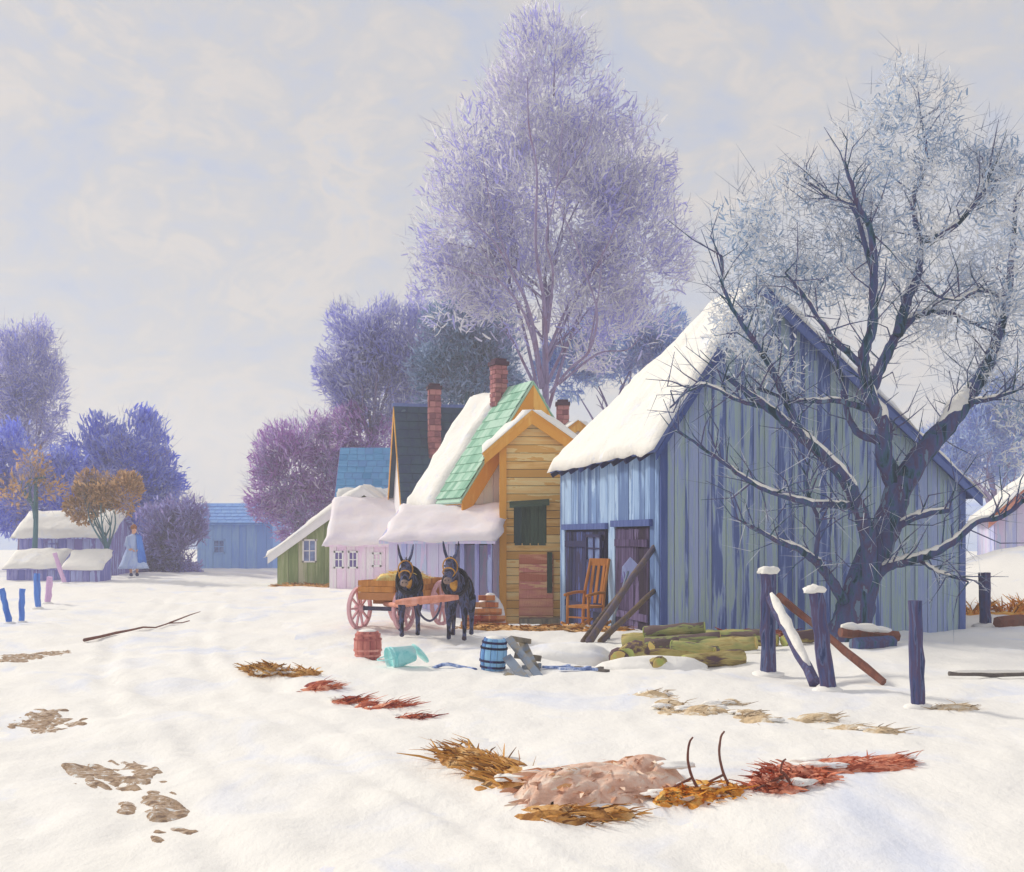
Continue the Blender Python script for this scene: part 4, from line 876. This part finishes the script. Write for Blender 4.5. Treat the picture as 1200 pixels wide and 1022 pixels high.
wx = thing('wagon', 'small ochre wagon with pink spoked wheels and hay, behind the left donkey', 'wagon', (X(441, 19.3), 19.3, g(X(441, 19.3), 19.3)), -.42)
WW, WL = .74, 1.9
def wheel(c, r):
    w = MB(); Mx = Matrix.Rotation(PI / 2, 3, 'Y')
    n = 28; prof = [(r - .055, -.028), (r, -.03), (r, .03), (r - .055, .028)]
    vs, fs = [], []
    for k in range(n):
        a = 2 * PI * k / n
        for rr, xx in prof: vs.append((xx, rr * math.cos(a), rr * math.sin(a)))
    for k in range(n):
        for j in range(4): fs.append((k * 4 + j, k * 4 + (j + 1) % 4, ((k + 1) % n) * 4 + (j + 1) % 4, ((k + 1) % n) * 4 + j))
    wh = MB().add(vs, fs).build('wheel', M['wheelpink'], wx, loc=c)
    for k in range(10):
        a = 2 * PI * k / 10; MB().bar((0, .04 * math.cos(a), .04 * math.sin(a)), (0, (r - .04) * math.cos(a), (r - .04) * math.sin(a)), .034, .034, (1, 0, 0)).build('spoke', M['wheelpink'], wh)
    MB().lathe([(.05, -.09), (.075, -.05), (.075, .05), (.05, .09)], 12, M=Mx).build('hub', M['wheelpink'], wh)
for yy, r in ((.18, .38), (1.6, .42)):
    for s in (-1, 1): wheel((s * (WW / 2 + .08), yy, r), r)
    MB().bar((-WW / 2 - .1, yy, r), (WW / 2 + .1, yy, r), .06, .07).build('axle', M['iron'], wx)
bx = MB().box((0, WL / 2, .56), (WW, WL, .04)).build('bed', M['cartwood'], wx)
for k in range(3):
    zz = .62 + k * .105
    for s in (-1, 1): MB().box((s * (WW / 2 - .01), WL / 2, zz), (.026, WL, .098)).build('board', M['cartwood'], bx)
    for yy in (.012, WL - .012): MB().box((0, yy, zz), (WW - .05, .026, .098)).build('board', M['cartwood'], bx)
for yy in (.35, 1.5): MB().box((0, yy, .50), (.5, .1, .09)).build('bolster', M['cartwood'], wx)
lump('hay_load', (0, WL / 2, .8), .5, (.66, 1.7, .44), M['sack'], wx, 4, 3, .2)
n_ = 900; a_ = rng.uniform(0, 2 * PI, n_); r_ = np.sqrt(rng.uniform(0, 1, n_)); Pq = np.stack([np.cos(a_) * r_ * .36, WL / 2 + np.sin(a_) * r_ * .9, .8 + .21 * (1 - r_ ** 2) + rng.uniform(-.02, .04, n_)], 1)
V, Fq = flakes(Pq, np.stack([np.cos(a_), np.sin(a_), rng.uniform(-.3, .5, n_)], 1), .16, .012); obj('hay', mesh_np('hay', V, Fq), M['hay'], wx, kind='stuff')
pl = Vector((-1.32, 17.5, .55)) - wx.location; pl.rotate(Matrix.Rotation(.42, 3, 'Z'))
MB().tube([(0, .3, .46), (pl.x * .5, pl.y * .5, .5), (pl.x, pl.y, .62)], [.045, .04, .032], 7, .04).build('pole', M['yoke'], wx, True)

# ------------------------------------------------------------------ the walking person
pd = 40.0; pb = on(157, pd)
pe = thing('person', 'person in a long pale blue coat and bright blue shawl standing by the saplings', 'person', pb, .5)
V = [(0, 0, 1.0, .14), (0, 0, 1.2, .14), (0, -.01, 1.42, (.17, .12)), (0, 0, 1.56, .055), (0, -.01, 1.66, (.085, .10)), (0, -.02, 1.77, (.09, .105))]
E = [(0, 1), (1, 2), (2, 3), (3, 4), (4, 5)]
def ch_(start, pts):
    p = start
    for q in pts: V.append(q); E.append((p, len(V) - 1)); p = len(V) - 1
for s in (-1, 1):
    ch_(0, [(s * .1, 0, .9, .1), (s * .11, -.02 * s, .5, .065), (s * .11, .05 * s, .12, .045), (s * .11, -.1 + .05 * s, .05, .04)])
    ch_(2, [(s * .19, 0, 1.42, .06), (s * .25, -.02, 1.15, .05), (s * .18, -.18, .98, .04), (s * .12, -.24, .98, .035)])
skin('body', V, E, 0, M['skin'], pe)
for s in (-1, 1):
    for k in range(5):
        a = Vector((s * (.115 - .012 * k), -.255, .995 - .018 * k)) if k else Vector((s * .125, -.23, 1.01)); L_ = (.05, .07, .078, .07, .055)[k]
        b = a + Vector((-s * .4, -.7, .25 if k == 0 else -.1)) * L_; c = b + Vector((-s * .8, -.2, -.3)) * L_ * .5
        MB().tube([a, b, c], [.010, .009, .006], 5).build('finger', M['skin'], pe, True)
    MB().tube([(s * .185, 0, 1.44), (s * .255, -.02, 1.14), (s * .18, -.17, .99)], [.085, .075, .07], 10).build('sleeve', M['shawl'] if s > 0 else M['coat'], pe, True)
    lump('boot', (s * .11, -.04 + .04 * s, .07), .1, (.6, 1.3, .75), M['boot'], pe, 2, 2, .05, -.7)
    lump('eye', (s * .035, -.118, 1.735), .013, (1, .6, 1), M['strap'], pe, 1, 1, 0, -1)
lump('nose', (0, -.128, 1.70), .018, (.8, 1, 1.2), M['skin'], pe, 1, 1, 0, -1)
lump('mouth', (0, -.112, 1.65), .02, (1.2, .5, .3), M['brick'], pe, 1, 1, 0, -1)
lump('hair', (0, .02, 1.77), .118, (1, 1.02, 1.1), M['hair'], pe, 5, 2, .06, -.6)
def skirt(prof, sx, sy, m_, nm, lo=0, hi=2 * PI, c=(0, 0)):
    n = 28; vs, fs = [], []
    for j, (r, z) in enumerate(prof):
        for k in range(n + 1):
            a = lo + (hi - lo) * k / n; rr = r * (1 + .06 * (j / len(prof)) * math.sin(a * 9)); vs.append((c[0] + rr * sx * math.cos(a), c[1] + rr * sy * math.sin(a), z))
    for j in range(len(prof) - 1):
        for k in range(n): fs.append((j * (n + 1) + k, j * (n + 1) + k + 1, (j + 1) * (n + 1) + k + 1, (j + 1) * (n + 1) + k))
    o = MB().add(vs, fs).build(nm, m_, pe, True); md = o.modifiers.new('t', 'SOLIDIFY'); md.thickness = .015
skirt([(.07, 1.55), (.2, 1.46), (.22, 1.25), (.22, 1.05), (.32, .75), (.42, .45), (.48, .3)], 1.1, .9, M['coat'], 'coat')
skirt([(.085, 1.57), (.235, 1.46), (.27, 1.2), (.32, .95), (.36, .7), (.38, .5)], 1.15, .95, M['shawl'], 'shawl', -PI * .45, PI * .6)

# ------------------------------------------------------------------ things in the yard
def keg(name, label, px, d, r, h, m_, hoopm, cat, lean=(0, 0), lid=None):
    t = thing(name, label, cat, on(px, d) - Vector((0, 0, .03)), R.uniform(0, 1)); t.rotation_euler = (lean[0], lean[1], .3)
    n = 12; bul = lambda z: r * (1 - .22 * (2 * z / h - 1) ** 2 + .0)
    MB().lathe([(bul(h * i / 8) - .02, h * i / 8 * .97 + .01) for i in range(9)], 24).build('lining', M['dark'], t)
    for k in range(n):
        a0, a1 = 2 * PI * (k + .04) / n, 2 * PI * (k + .96) / n; vs, fs = [], []
        for i in range(7):
            z = h * i / 6; rr = bul(z)
            for a, q in ((a0, rr), ((a0 + a1) / 2, rr * 1.015), (a1, rr), (a1, rr - .018), (a0, rr - .018)): vs.append((q * math.cos(a), q * math.sin(a), z))
        for i in range(6):
            for j in range(5): fs.append((i * 5 + j, i * 5 + (j + 1) % 5, (i + 1) * 5 + (j + 1) % 5, (i + 1) * 5 + j))
        fs += [(0, 1, 2, 3, 4), (34, 33, 32, 31, 30)]
        MB().add(vs, fs).build('stave', m_, t)
    for f in (.16, .34, .72, .88):
        rr = bul(h * f) + .004; MB().lathe([(rr, h * f - .014), (rr + .008, h * f - .012), (rr + .008, h * f + .012), (rr, h * f + .014)], 26).build('hoop', hoopm, t)
    lump('snow', (0, 0, h * .98), r * .74, (1, 1, .28), M['roof_snow'], t, 6, 2, .1)
    return t
keg('red_keg', 'faded red wooden keg on the snow below the wagon wheel', 431, 14.9, .185, .38, M['redkeg'], M['redkeg'], 'keg')
keg('blue_keg', 'blue wooden keg standing beside the broken trestle', 577, 13.7, .165, .42, M['bluekeg'], M['barn_door'], 'keg', (.05, .06))
pa = thing('turquoise_pail', 'turquoise enamel pail tipped over on the snow between the two kegs', 'pail', on(471, 13.9) + Vector((0, 0, .12)), 0)
pa.rotation_euler = Vector((-.80, -.42, -.16)).to_track_quat('Z', 'Y').to_euler()
MB().lathe([(.10, -.16), (.145, .16), (.152, .165), (.152, .18), (.138, .18), (.096, -.15)], 28).build('body', M['turq'], pa, True)
MB().tube([Vector((.15 * math.cos(a), .02, .16 + .16 * math.sin(a))) for a in np.linspace(0, PI, 15)], .008, 6).build('handle', M['turq'], pa, True)
MB().lathe([(.146, .02), (.15, .03), (.146, .04)], 28, (0, 0, .1)).build('rim', M['turq'], pa)
MB().lathe([(.155, .0), (.155, .012), (.01, .03)], 28, (-.02, -.02, -.26), Matrix.Rotation(.5, 3, 'X')).build('lid', M['turq'], pa, True)

tr = thing('broken_trestle', 'broken grey trestle of crossed boards leaning beside the blue keg', 'trestle', on(612, 13.6), 0)
T0 = on(612, 13.6)
def loc_(px, py, d): return at(px, py, d) - T0
for k, (a, b, w_) in enumerate((((596, 748, 13.9), (642, 806, 12.9), .09), ((612, 752, 14.2), (630, 790, 13.5), .1), ((594, 770, 13.5), (617, 798, 13.0), .11), ((598, 748, 14.05), (622, 752, 14.15), .06), ((603, 768, 14), (634, 772, 13.9), .07), ((612, 783, 13.7), (634, 780, 13.6), .06), ((592, 790, 13.3), (616, 800, 12.95), .06))):
    MB().bar(loc_(*a), loc_(*b), w_, .035, (0, -1, .4)).build('board', M['greywood'], tr)
bs = thing('shadow_stroke', 'bent blue shadow pipe lying half buried in snow left of the blue keg', 'stroke', on(532, 13.9), 0)  # a shadow stroke on the snow, modelled as a thin blue tube
MB().tube(smooth_path([on(506, 14.0) - bs.location + Vector((0, 0, -.02)), on(522, 13.95) - bs.location + Vector((0, 0, .05)), on(540, 13.9) - bs.location + Vector((0, 0, .025)), on(558, 13.7) - bs.location], 5), .022, 8, .1).build('stroke', M['snowshade'], bs, True)
for i, (a, b, w_, m_, lab) in enumerate((((637, 789, 13.6), (672, 783, 13.9), .06, 'snowshade', 'blue shadow strip built as a bar in the snow left of the mossy logs'), ((655, 797, 13.3), (700, 793, 13.4), .07, 'snowshade', 'second blue shadow strip nearer the viewer below the first'),  # both blue bars stand in for shadow strokes on the snow
        ((675, 784, 13.9), (712, 792, 13.4), .07, 'greywood', 'short grey board lying in the snow between the shadow strips and logs'))):
    A_, B_ = on(a[0], a[2]) + Vector((0, 0, .03)), on(b[0], b[2]) + Vector((0, 0, .03)); t = thing('shadow_strip' if i < 2 else 'loose_board', lab, 'scrap', (A_ + B_) / 2, 0, 'scrap lying in the yard')
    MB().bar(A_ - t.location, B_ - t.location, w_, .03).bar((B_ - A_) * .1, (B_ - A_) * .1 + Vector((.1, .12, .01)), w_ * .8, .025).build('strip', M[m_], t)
# snow heaps in the yard
for px, d, r_, sc_l, lab in ((655, 15.2, .55, (1.5, .9, .5), 'smooth snow heap in the yard between the trestle and the logs'), (575, 21.6, .42, (.8, .8, 1.6), 'pointed snow heap on the firewood by the ochre shed'), (765, 14.3, .5, (1.6, .8, .42), 'low snow heap in front of the mossy logs')):
    o = lump('snow_heap', on(px, d) - Vector((0, 0, .05)), r_, sc_l, M['snow'], None, int(px), 4, .14, -.2); tag(o, lab, 'snow heap', 'snow heaps in the yard')

# mossy logs
def log(px, d, ln, r, ang, z, mossy=True):
    p = on(px, d) + Vector((0, 0, z + r * .8)); t = thing('mossy_log', 'yellow-green mossy log in the jumbled pile at the foot of the barn', 'log', p, ang, 'mossy logs below the barn gable'); t.rotation_euler[1] = R.uniform(-.12, .12)
    pts = [Vector((-ln / 2 + ln * i / 6, R.uniform(-.015, .015), R.uniform(-.01, .01))) for i in range(7)]
    MB().tube(pts, [r * R.uniform(.88, 1.1) for _ in pts], 11, .05).build('bark', M['log'], t, True)
    for s in (-1, 1): MB().lathe([(r * .86, 0), (r * .84, .012), (.01, .016)], 11, (s * ln / 2, 0, 0), Matrix.Rotation(s * PI / 2, 3, 'Y')).build('cut_end', M['logend'], t)
for a in ((742, 14.7, .5, .17, 1.2, 0), (726, 14.6, .35, .14, 1.45, 0), (764, 14.2, .42, .11, 1.9, -.03), (768, 16.9, 1.0, .11, -.32, 0), (800, 16.4, 1.1, .11, -.16, 0), (790, 16.6, .9, .1, -.25, .17), (790, 15.4, .95, .09, .1, 0), (815, 15.6, .7, .08, .32, .0),
          (836, 14.6, .9, .11, .42, 0), (846, 16.2, 1.0, .11, -.42, 0), (862, 16.6, .9, .10, -.55, .14), (832, 17.0, .8, .10, .22, .05), (884, 17.0, .7, .1, -.45, 0), (812, 15.0, .6, .07, -.5, .12), (778, 15.9, .5, .08, .7, .1), (935, 16.9, .55, .1, .5, 0)): log(*a)
# firewood by the shed
for r in range(5):
    for k in range(5 - r):
        p = on(552 + k * 9 + r * 5 - 2, 21.2) + Vector((0, .05 * r, .06 + .13 * r)); n_ = R.choice((4, 5))
        t = tag(obj('firewood', None, None, None, p, R.uniform(-.25, .25)), 'reddish split firewood stick in the small stack left of the ochre shed', 'firewood', 'firewood stacked by the ochre shed')
        MB().tube([(-.16, 0, 0), (.16, R.uniform(-.02, .02), 0)], [.07, .065], n_).build('stick', M['firewood'], t)
# poles and shovel leaning against the barn corner
def lean(name, label, a, b, r, m_, cat='pole', group='poles leaning on the barn'):
    t = thing(name, label, cat, a, 0, group); v = Vector(b) - Vector(a)
    MB().tube([v * (i / 6) + Vector((R.uniform(-.012, .012), 0, R.uniform(-.01, .01))) for i in range(7)], [r * (1.1 - .25 * i / 6) for i in range(7)], 7, .06).build('shaft', m_, t, True); return t, v
lean('leaning_pole', 'longest brown pole leaning on the barn corner', on(690, 17.3), at(766, 641, 19.15), .06, M['darkpole'])
lean('leaning_pole', 'shorter grey pole crossing below the longest pole at the barn corner', on(703, 17.5), at(766, 692, 19.1), .05, M['darkpole'])
lean('leaning_pole', 'thin purple-grey pole left of the longest leaning pole', on(682, 17.6), at(738, 680, 19.6), .04, M['darkpole'])
t, v = lean('shovel', 'long-handled shovel with pale blade leaning on the purple barn door', on(712, 18.0), at(741, 655, 19.7), .022, M['greywood'], 'shovel', None)
b0 = v.normalized()
MB().add([v * .82 + Vector((-.13, 0, -.18)), v * .82 + Vector((.13, 0, -.10)), v * .82 + Vector((.17, .04, .14)), v * .82 + Vector((.04, .05, .27)), v * .82 + Vector((-.1, .04, .1)),
          v * .82 + Vector((-.13, -.02, -.18)), v * .82 + Vector((.13, -.02, -.10)), v * .82 + Vector((.17, .02, .14)), v * .82 + Vector((.04, .03, .27)), v * .82 + Vector((-.1, .02, .1))],
         [(0, 1, 2, 3, 4), (9, 8, 7, 6, 5), (0, 5, 6, 1), (1, 6, 7, 2), (2, 7, 8, 3), (3, 8, 9, 4), (4, 9, 5, 0)]).build('blade', M['lavboard'], t)
# the orange rocking chair in front of the dark barn door
rc_ = thing('rocking_chair', 'orange wooden rocking chair before the dark blue barn door', 'chair', on(687, 21.2), -.75)
for s in (-1, 1):
    MB().tube(smooth_path([(s * .26, -.42, .1), (s * .26, -.2, .03), (s * .26, .1, .02), (s * .26, .5, .12)], 5), .03, 7).build('rocker', M['orange'], rc_, True)
    MB().tube([(s * .26, -.25, .03), (s * .25, -.25, .62)], .028, 7).build('front_leg', M['orange'], rc_, True)
    MB().tube(smooth_path([(s * .25, .2, .03), (s * .24, .24, .6), (s * .22, .42, 1.3)], 5), .032, 7).build('back_post', M['orange'], rc_, True)
    MB().tube(smooth_path([(s * .27, -.32, .62), (s * .27, 0, .66), (s * .24, .26, .66)], 4), .03, 7).build('armrest', M['orange'], rc_, True)
MB().box((0, -.02, .4), (.5, .5, .045)).build('seat', M['orange'], rc_)
MB().box((0, .41, 1.24), (.46, .035, .14)).build('top_rail', M['orange'], rc_)
for k in range(3): MB().bar(((k - 1) * .13, .25, .45), ((k - 1) * .13, .40, 1.2), .06, .022).build('back_slat', M['orange'], rc_)
MB().bar((-.25, -.25, .2), (.25, -.25, .2), .03, .03).build('stretcher', M['orange'], rc_)

# ------------------------------------------------------------------ dead grass, weeds, mud
def blades(n, fx, ln, w, flat):
    """curved blades; fx() gives a root point, a bearing and a lean"""
    V, Fq = [], []; n = int(n * .62); w *= .75; ln *= .8
    for i in range(n):
        p, az, le = fx(); l = ln * R.uniform(.45, 1.25); d0 = Vector((math.cos(az) * le, math.sin(az) * le, 1)).normalized(); d1 = Vector((math.cos(az), math.sin(az), flat + R.uniform(-.2, .3))).normalized()
        a = p; b = a + d0 * l * .5; c = b + (d0 * .4 + d1 * .8).normalized() * l * .5; s = d0.cross(Vector((R.gauss(0, 1), R.gauss(0, 1), R.gauss(0, 1)))).normalized() * w * R.uniform(.5, 1.3)
        o = len(V); V += [a - s * .5, a + s * .5, b + s * .45, b - s * .45, c + s * .12, c - s * .12]; Fq += [(o, o + 1, o + 2, o + 3), (o + 3, o + 2, o + 4, o + 5)]
    return mesh_np('blades', np.array([tuple(v) for v in V]), np.array(Fq))
BARE = dict(g_ochre='e_ochre', g_pink='pinkearth', g_orange='e_orange', g_rust='e_rust', g_red='e_red', g_straw='e_ochre', g_grey='e_grey')
def ragged(c, px, d, ra, rb, h, seed, m_, parent, name, st=.02, az=0.0, amp=1.0, rel=.045):
    """a bare patch whose broken edge sinks under the snow"""
    xs = np.arange(-ra * 1.6, ra * 1.6, st); ys = np.arange(-rb * 1.6, rb * 1.6, st); Xq, Yq = np.meshgrid(xs, ys); wx_, wy_ = Xq + X(px, d), Yq + d
    ua, ub = wx_ * math.cos(az) + wy_ * math.sin(az), -wx_ * math.sin(az) + wy_ * math.cos(az)
    f = 1 - (Xq / ra) ** 2 - (Yq / rb) ** 2 + amp * (1.3 * vn(ua * 3, ub * 9, seed) + 1.5 * vn(ua * 7, ub * 26, seed + 1))
    dome = np.clip(1 - (Xq / ra) ** 2 - (Yq / rb) ** 2, 0, 1)
    zq = gh(wx_, wy_) + np.clip(f - .35, -1, .5) * rel + dome * h + .27 * rel * vn(ua * 9, ub * 40, seed + 2) * (dome > 0); V = np.stack([wx_ - c.x, wy_ - c.y, zq - c.z], -1).reshape(-1, 3)
    nx = len(xs); ii = np.arange(len(ys) - 1)[:, None] * nx + np.arange(nx - 1)[None, :]; Q = np.stack([ii, ii + 1, ii + nx + 1, ii + nx], -1).reshape(-1, 4)
    Q = Q[f.reshape(-1)[Q].mean(1) > -.5]
    if len(Q): u, inv = np.unique(Q, return_inverse=True); return obj(name, mesh_np(name, V[u], inv.reshape(-1, 4), True), m_, parent)
def clump(name, label, spots, n, ln, w, m_, soil='soil', flat=.1, lean_=(.6, 2.2), az=None, group='dead grass and weeds in the snow', soil_h=.10, cat='grass'):
    """spots: (px, distance, radius across, radius deep)"""
    c = on(spots[0][0], spots[0][1]); t = thing(name, label, cat, c, 0, group)
    for i, (px, d, ra, rb) in enumerate(spots):
        ragged(c, px, d, ra * 1.15, rb * 1.15, soil_h * .75, int(px) % 37 + i, M[BARE.get(m_, soil)], t, 'soil', .02 if d < 16 else .05, az or 0, .8 if soil_h > .15 else 1.0)
    tot = sum(s[2] * s[3] for s in spots)
    def fx():
        u = R.random() * tot
        for px, d, ra, rb in spots:
            u -= ra * rb
            if u <= 0: break
        a = R.uniform(0, 2 * PI); r = R.random() ** .6; x, y = X(px, d) + ra * r * math.cos(a), d + rb * r * math.sin(a)
        zz = g(x, y) + soil_h * .8 * max(0, 1 - r ** 2) - .02
        return Vector((x, y, zz)) - c, (a if az is None else az) + R.gauss(0, .6), R.uniform(*lean_) * 1.9
    obj('blades', blades(n, fx, ln, w, flat), M[m_], t, kind='stuff')
    for px, d, ra, rb in spots:      # snow lying in the tuft
        for k in range(2):
            x, y = X(px, d) + ra * R.uniform(-.9, .9), d + rb * R.uniform(-.8, .8)
            lump('snow', Vector((x, y, g(x, y) + soil_h * .55)) - c, min(ra, rb, .2) * R.uniform(.25, .5), (1.6, .9, .35), M['snow'], t, R.randint(0, 80), 3, .3, -.4)
    return t
clump('ochre_grass_clump', 'flattened ochre grass tuft left of the pink earth mound', [(585, 7.8, .22, .3), (548, 8.2, .2, .22), (610, 7.5, .18, .25)], 520, .34, .024, 'g_ochre', az=2.6, flat=.0)
pm = clump('earth_mound', 'rounded pinkish tan earth mound with straw, largest bare patch in the foreground', [(700, 7.35, .44, .34), (660, 7.2, .3, .3), (752, 7.5, .28, .28)], 420, .24, .04, 'g_pink', 'pinkearth', soil_h=.19, az=-2.3, flat=-.15, lean_=(1.2, 3), cat='earth mound')
clump('orange_grass_clump', 'bright orange brown grass tuft at the right end of the pink mound', [(815, 7.15, .2, .2), (850, 7.2, .12, .18), (790, 7.1, .14, .14)], 420, .22, .022, 'g_orange', az=-1.4, flat=.1, soil_h=.03)
clump('brown_grass_clump', 'dark brown grass below the front edge of the pink mound', [(665, 6.75, .25, .14), (720, 6.8, .12, .1)], 200, .22, .02, 'g_ochre', az=-.5, flat=-.1, soil_h=.04)
clump('rust_weed_clump', 'rust red weed clump in the right foreground, denser of the two', [(930, 7.5, .26, .24), (905, 7.3, .16, .2)], 480, .25, .024, 'g_rust', az=-1.9, flat=.1, soil_h=.09)
clump('rust_weed_clump', 'paler thinner rust weed clump trailing to the right of the denser one', [(1000, 7.8, .3, .16), (1040, 7.9, .18, .14)], 300, .2, .02, 'g_rust', az=-.4, flat=.05, soil_h=.06)
clump('straw_clump', 'yellow brown straw clump left of the faded red keg', [(318, 13.3, .3, .22), (350, 13.2, .25, .2), (302, 13.5, .16, .2)], 520, .3, .03, 'g_straw', az=-1.6, flat=.2, soil_h=.08)
clump('red_weed_strip', 'narrow strip of dark red weeds slanting across the snow below the straw clump', [(375, 12.2, .2, .14), (408, 11.5, .2, .12), (430, 11.2, .12, .1), (458, 11.0, .22, .1), (485, 10.5, .2, .08)], 520, .24, .018, 'g_red', az=-.5, flat=.0, soil_h=.04)
clump('grey_grass_clump', 'faded tan grass poking through snow below the mossy logs', [(765, 11.5, .18, .22), (785, 10.7, .16, .3), (820, 10.4, .2, .2)], 150, .24, .02, 'g_grey', az=-1.0, flat=.0, soil_h=.03)
clump('grey_grass_clump', 'faded tan grass strip left of the leaning fence posts', [(850, 10.9, .18, .15), (875, 10.2, .16, .2), (890, 9.8, .12, .2)], 130, .24, .02, 'g_grey', az=-.8, flat=.0, soil_h=.03)
clump('grey_grass_clump', 'faded straw strip in the snow under the middle leaning post', [(955, 9.9, .2, .12), (1000, 9.4, .25, .14), (1030, 9.2, .15, .12)], 130, .22, .018, 'g_grey', az=-.4, flat=.0, soil_h=.03)
clump('grey_grass_clump', 'small grey weed tuft right of the closest fence post', [(1118, 10.6, .2, .12)], 60, .2, .018, 'g_grey', soil_h=.03)
clump('bank_grass', 'orange tan grass along the bank behind the short violet post', [(1140, 22.5, .5, .3), (1180, 22.3, .5, .3), (1205, 22.4, .4, .3)], 420, .5, .05, 'g_orange', flat=.4, lean_=(.1, .8), soil_h=.05)
clump('ochre_litter', 'ochre chips and straw littered at the foot of the firewood and shed', [(565, 20.9, .4, .3), (600, 20.6, .5, .3), (635, 20.5, .4, .3), (660, 20.6, .5, .25), (705, 19.6, .5, .25)], 900, .3, .045, 'g_ochre', flat=-.1, lean_=(1, 3), soil_h=.07, cat='litter')
clump('barn_weeds', 'dark brown weeds along the foot of the barn gable right of the logs', [(860, 18.3, .6, .15), (915, 18.4, .6, .15), (960, 18.2, .4, .2)], 420, .25, .04, 'g_red', flat=.1, soil_h=.06)
clump('lane_weeds', 'olive green weeds at the foot of the green cottage', [(345, 36.2, .7, .3), (375, 36, .6, .3)], 260, .35, .06, 'g_ochre', flat=.2, soil_h=.08)
for px, py, d, h_, lab in ((806, 880, 7.15, .36, 'bare twig with a curled tip standing in the orange grass'), (843, 884, 7.2, .38, 'darker bent twig standing right of the curled one'), (640, 0, 7.3, .2, 'short broken twig at the front of the rust weeds')):
    if py == 0: px = 915; d = 7.15
    c = on(px, d); t = thing('twig', lab, 'twig', c, 0, 'twigs in the foreground')
    MB().tube(smooth_path([(.09, -.03, -.02), (.03, 0, .1), (.0, 0, h_ * .6), (.01, 0, h_ * .9), (.035, .01, h_)], 4), [.011 * (1 - .03 * i) for i in range(17)], 6, .1).build('stem', M['brownwood'], t, True)
    MB().tube([(.03, 0, .1), (-.1, .02, .03), (-.18, 0, .0)], [.009, .008, .005], 5).build('side_shoot', M['brownwood'], t, True)
def mud(label, pts, seed):
    c = on(pts[0][0], pts[0][1]); t = thing('mud_patch', label, 'mud', c, 0, 'mud patches on the road')
    for k, (px, d, ra, rb) in enumerate(pts): ragged(c, px, d, ra * 1.3, rb * 1.3, .0, seed + k * 5, M['mud'], t, 'mud', .02 if d < 12 else .04, 2.3, 1.5, .024)
mud('brown mud patch showing through the road snow at left, nearer the stakes', [(52, 10.6, .16, .3), (70, 10.0, .16, .25), (60, 10.3, .2, .2)], 3)
mud('larger brown mud patch on the road at lower left', [(110, 8.3, .16, .25), (140, 8.0, .18, .25), (125, 8.15, .15, .2), (150, 7.7, .14, .2)], 13)
mud('thin trail of mud reaching toward the lower left corner', [(172, 7.1, .12, .25), (190, 6.8, .1, .22), (205, 6.35, .08, .15)], 23)
mud('faint grey mud streak in the snow below the blue stakes', [(30, 15.2, .25, .3), (50, 15.6, .25, .35), (15, 14.6, .2, .3)], 33)
# long branch lying on the snow at left
a, b = on(97, 17.6), on(224, 22.5)
tb = thing('fallen_branch', 'long thin fallen branch lying on the snowy road at left', 'branch', (a + b) / 2, 0)
mid_ = []
for i in range(9):
    f = i / 8; q = a.lerp(b, f); mid_.append(Vector((q.x, q.y, g(q.x, q.y) + .035)) - tb.location + Vector((0, R.uniform(-.12, .12), 0)))
MB().tube(mid_, [.026 * (1 - .08 * i) for i in range(9)], 6, .15).build('stem', M['brownwood'], tb, True)
MB().tube([mid_[6], mid_[6] + Vector((.25, .55, .12)), mid_[6] + Vector((.35, .9, .16))], [.018, .012, .006], 5).build('side_shoot', M['brownwood'], tb, True)

# ------------------------------------------------------------------ winter haze in the air
hz = MB().box((0, 110, 11), (540, 262, 27)).mesh('haze')
hm = bpy.data.materials.new('haze'); hm.use_nodes = True; t_ = hm.node_tree; t_.nodes.clear()
ho = N(t_, 'ShaderNodeOutputMaterial'); hv = N(t_, 'ShaderNodeVolumePrincipled'); hv.inputs['Color'].default_value = (.91, .92, .95, 1); hv.inputs['Density'].default_value = .0030; hv.inputs['Anisotropy'].default_value = .2
t_.links.new(hv.outputs[0], ho.inputs['Volume'])
obj('haze', hz, hm, kind='stuff')
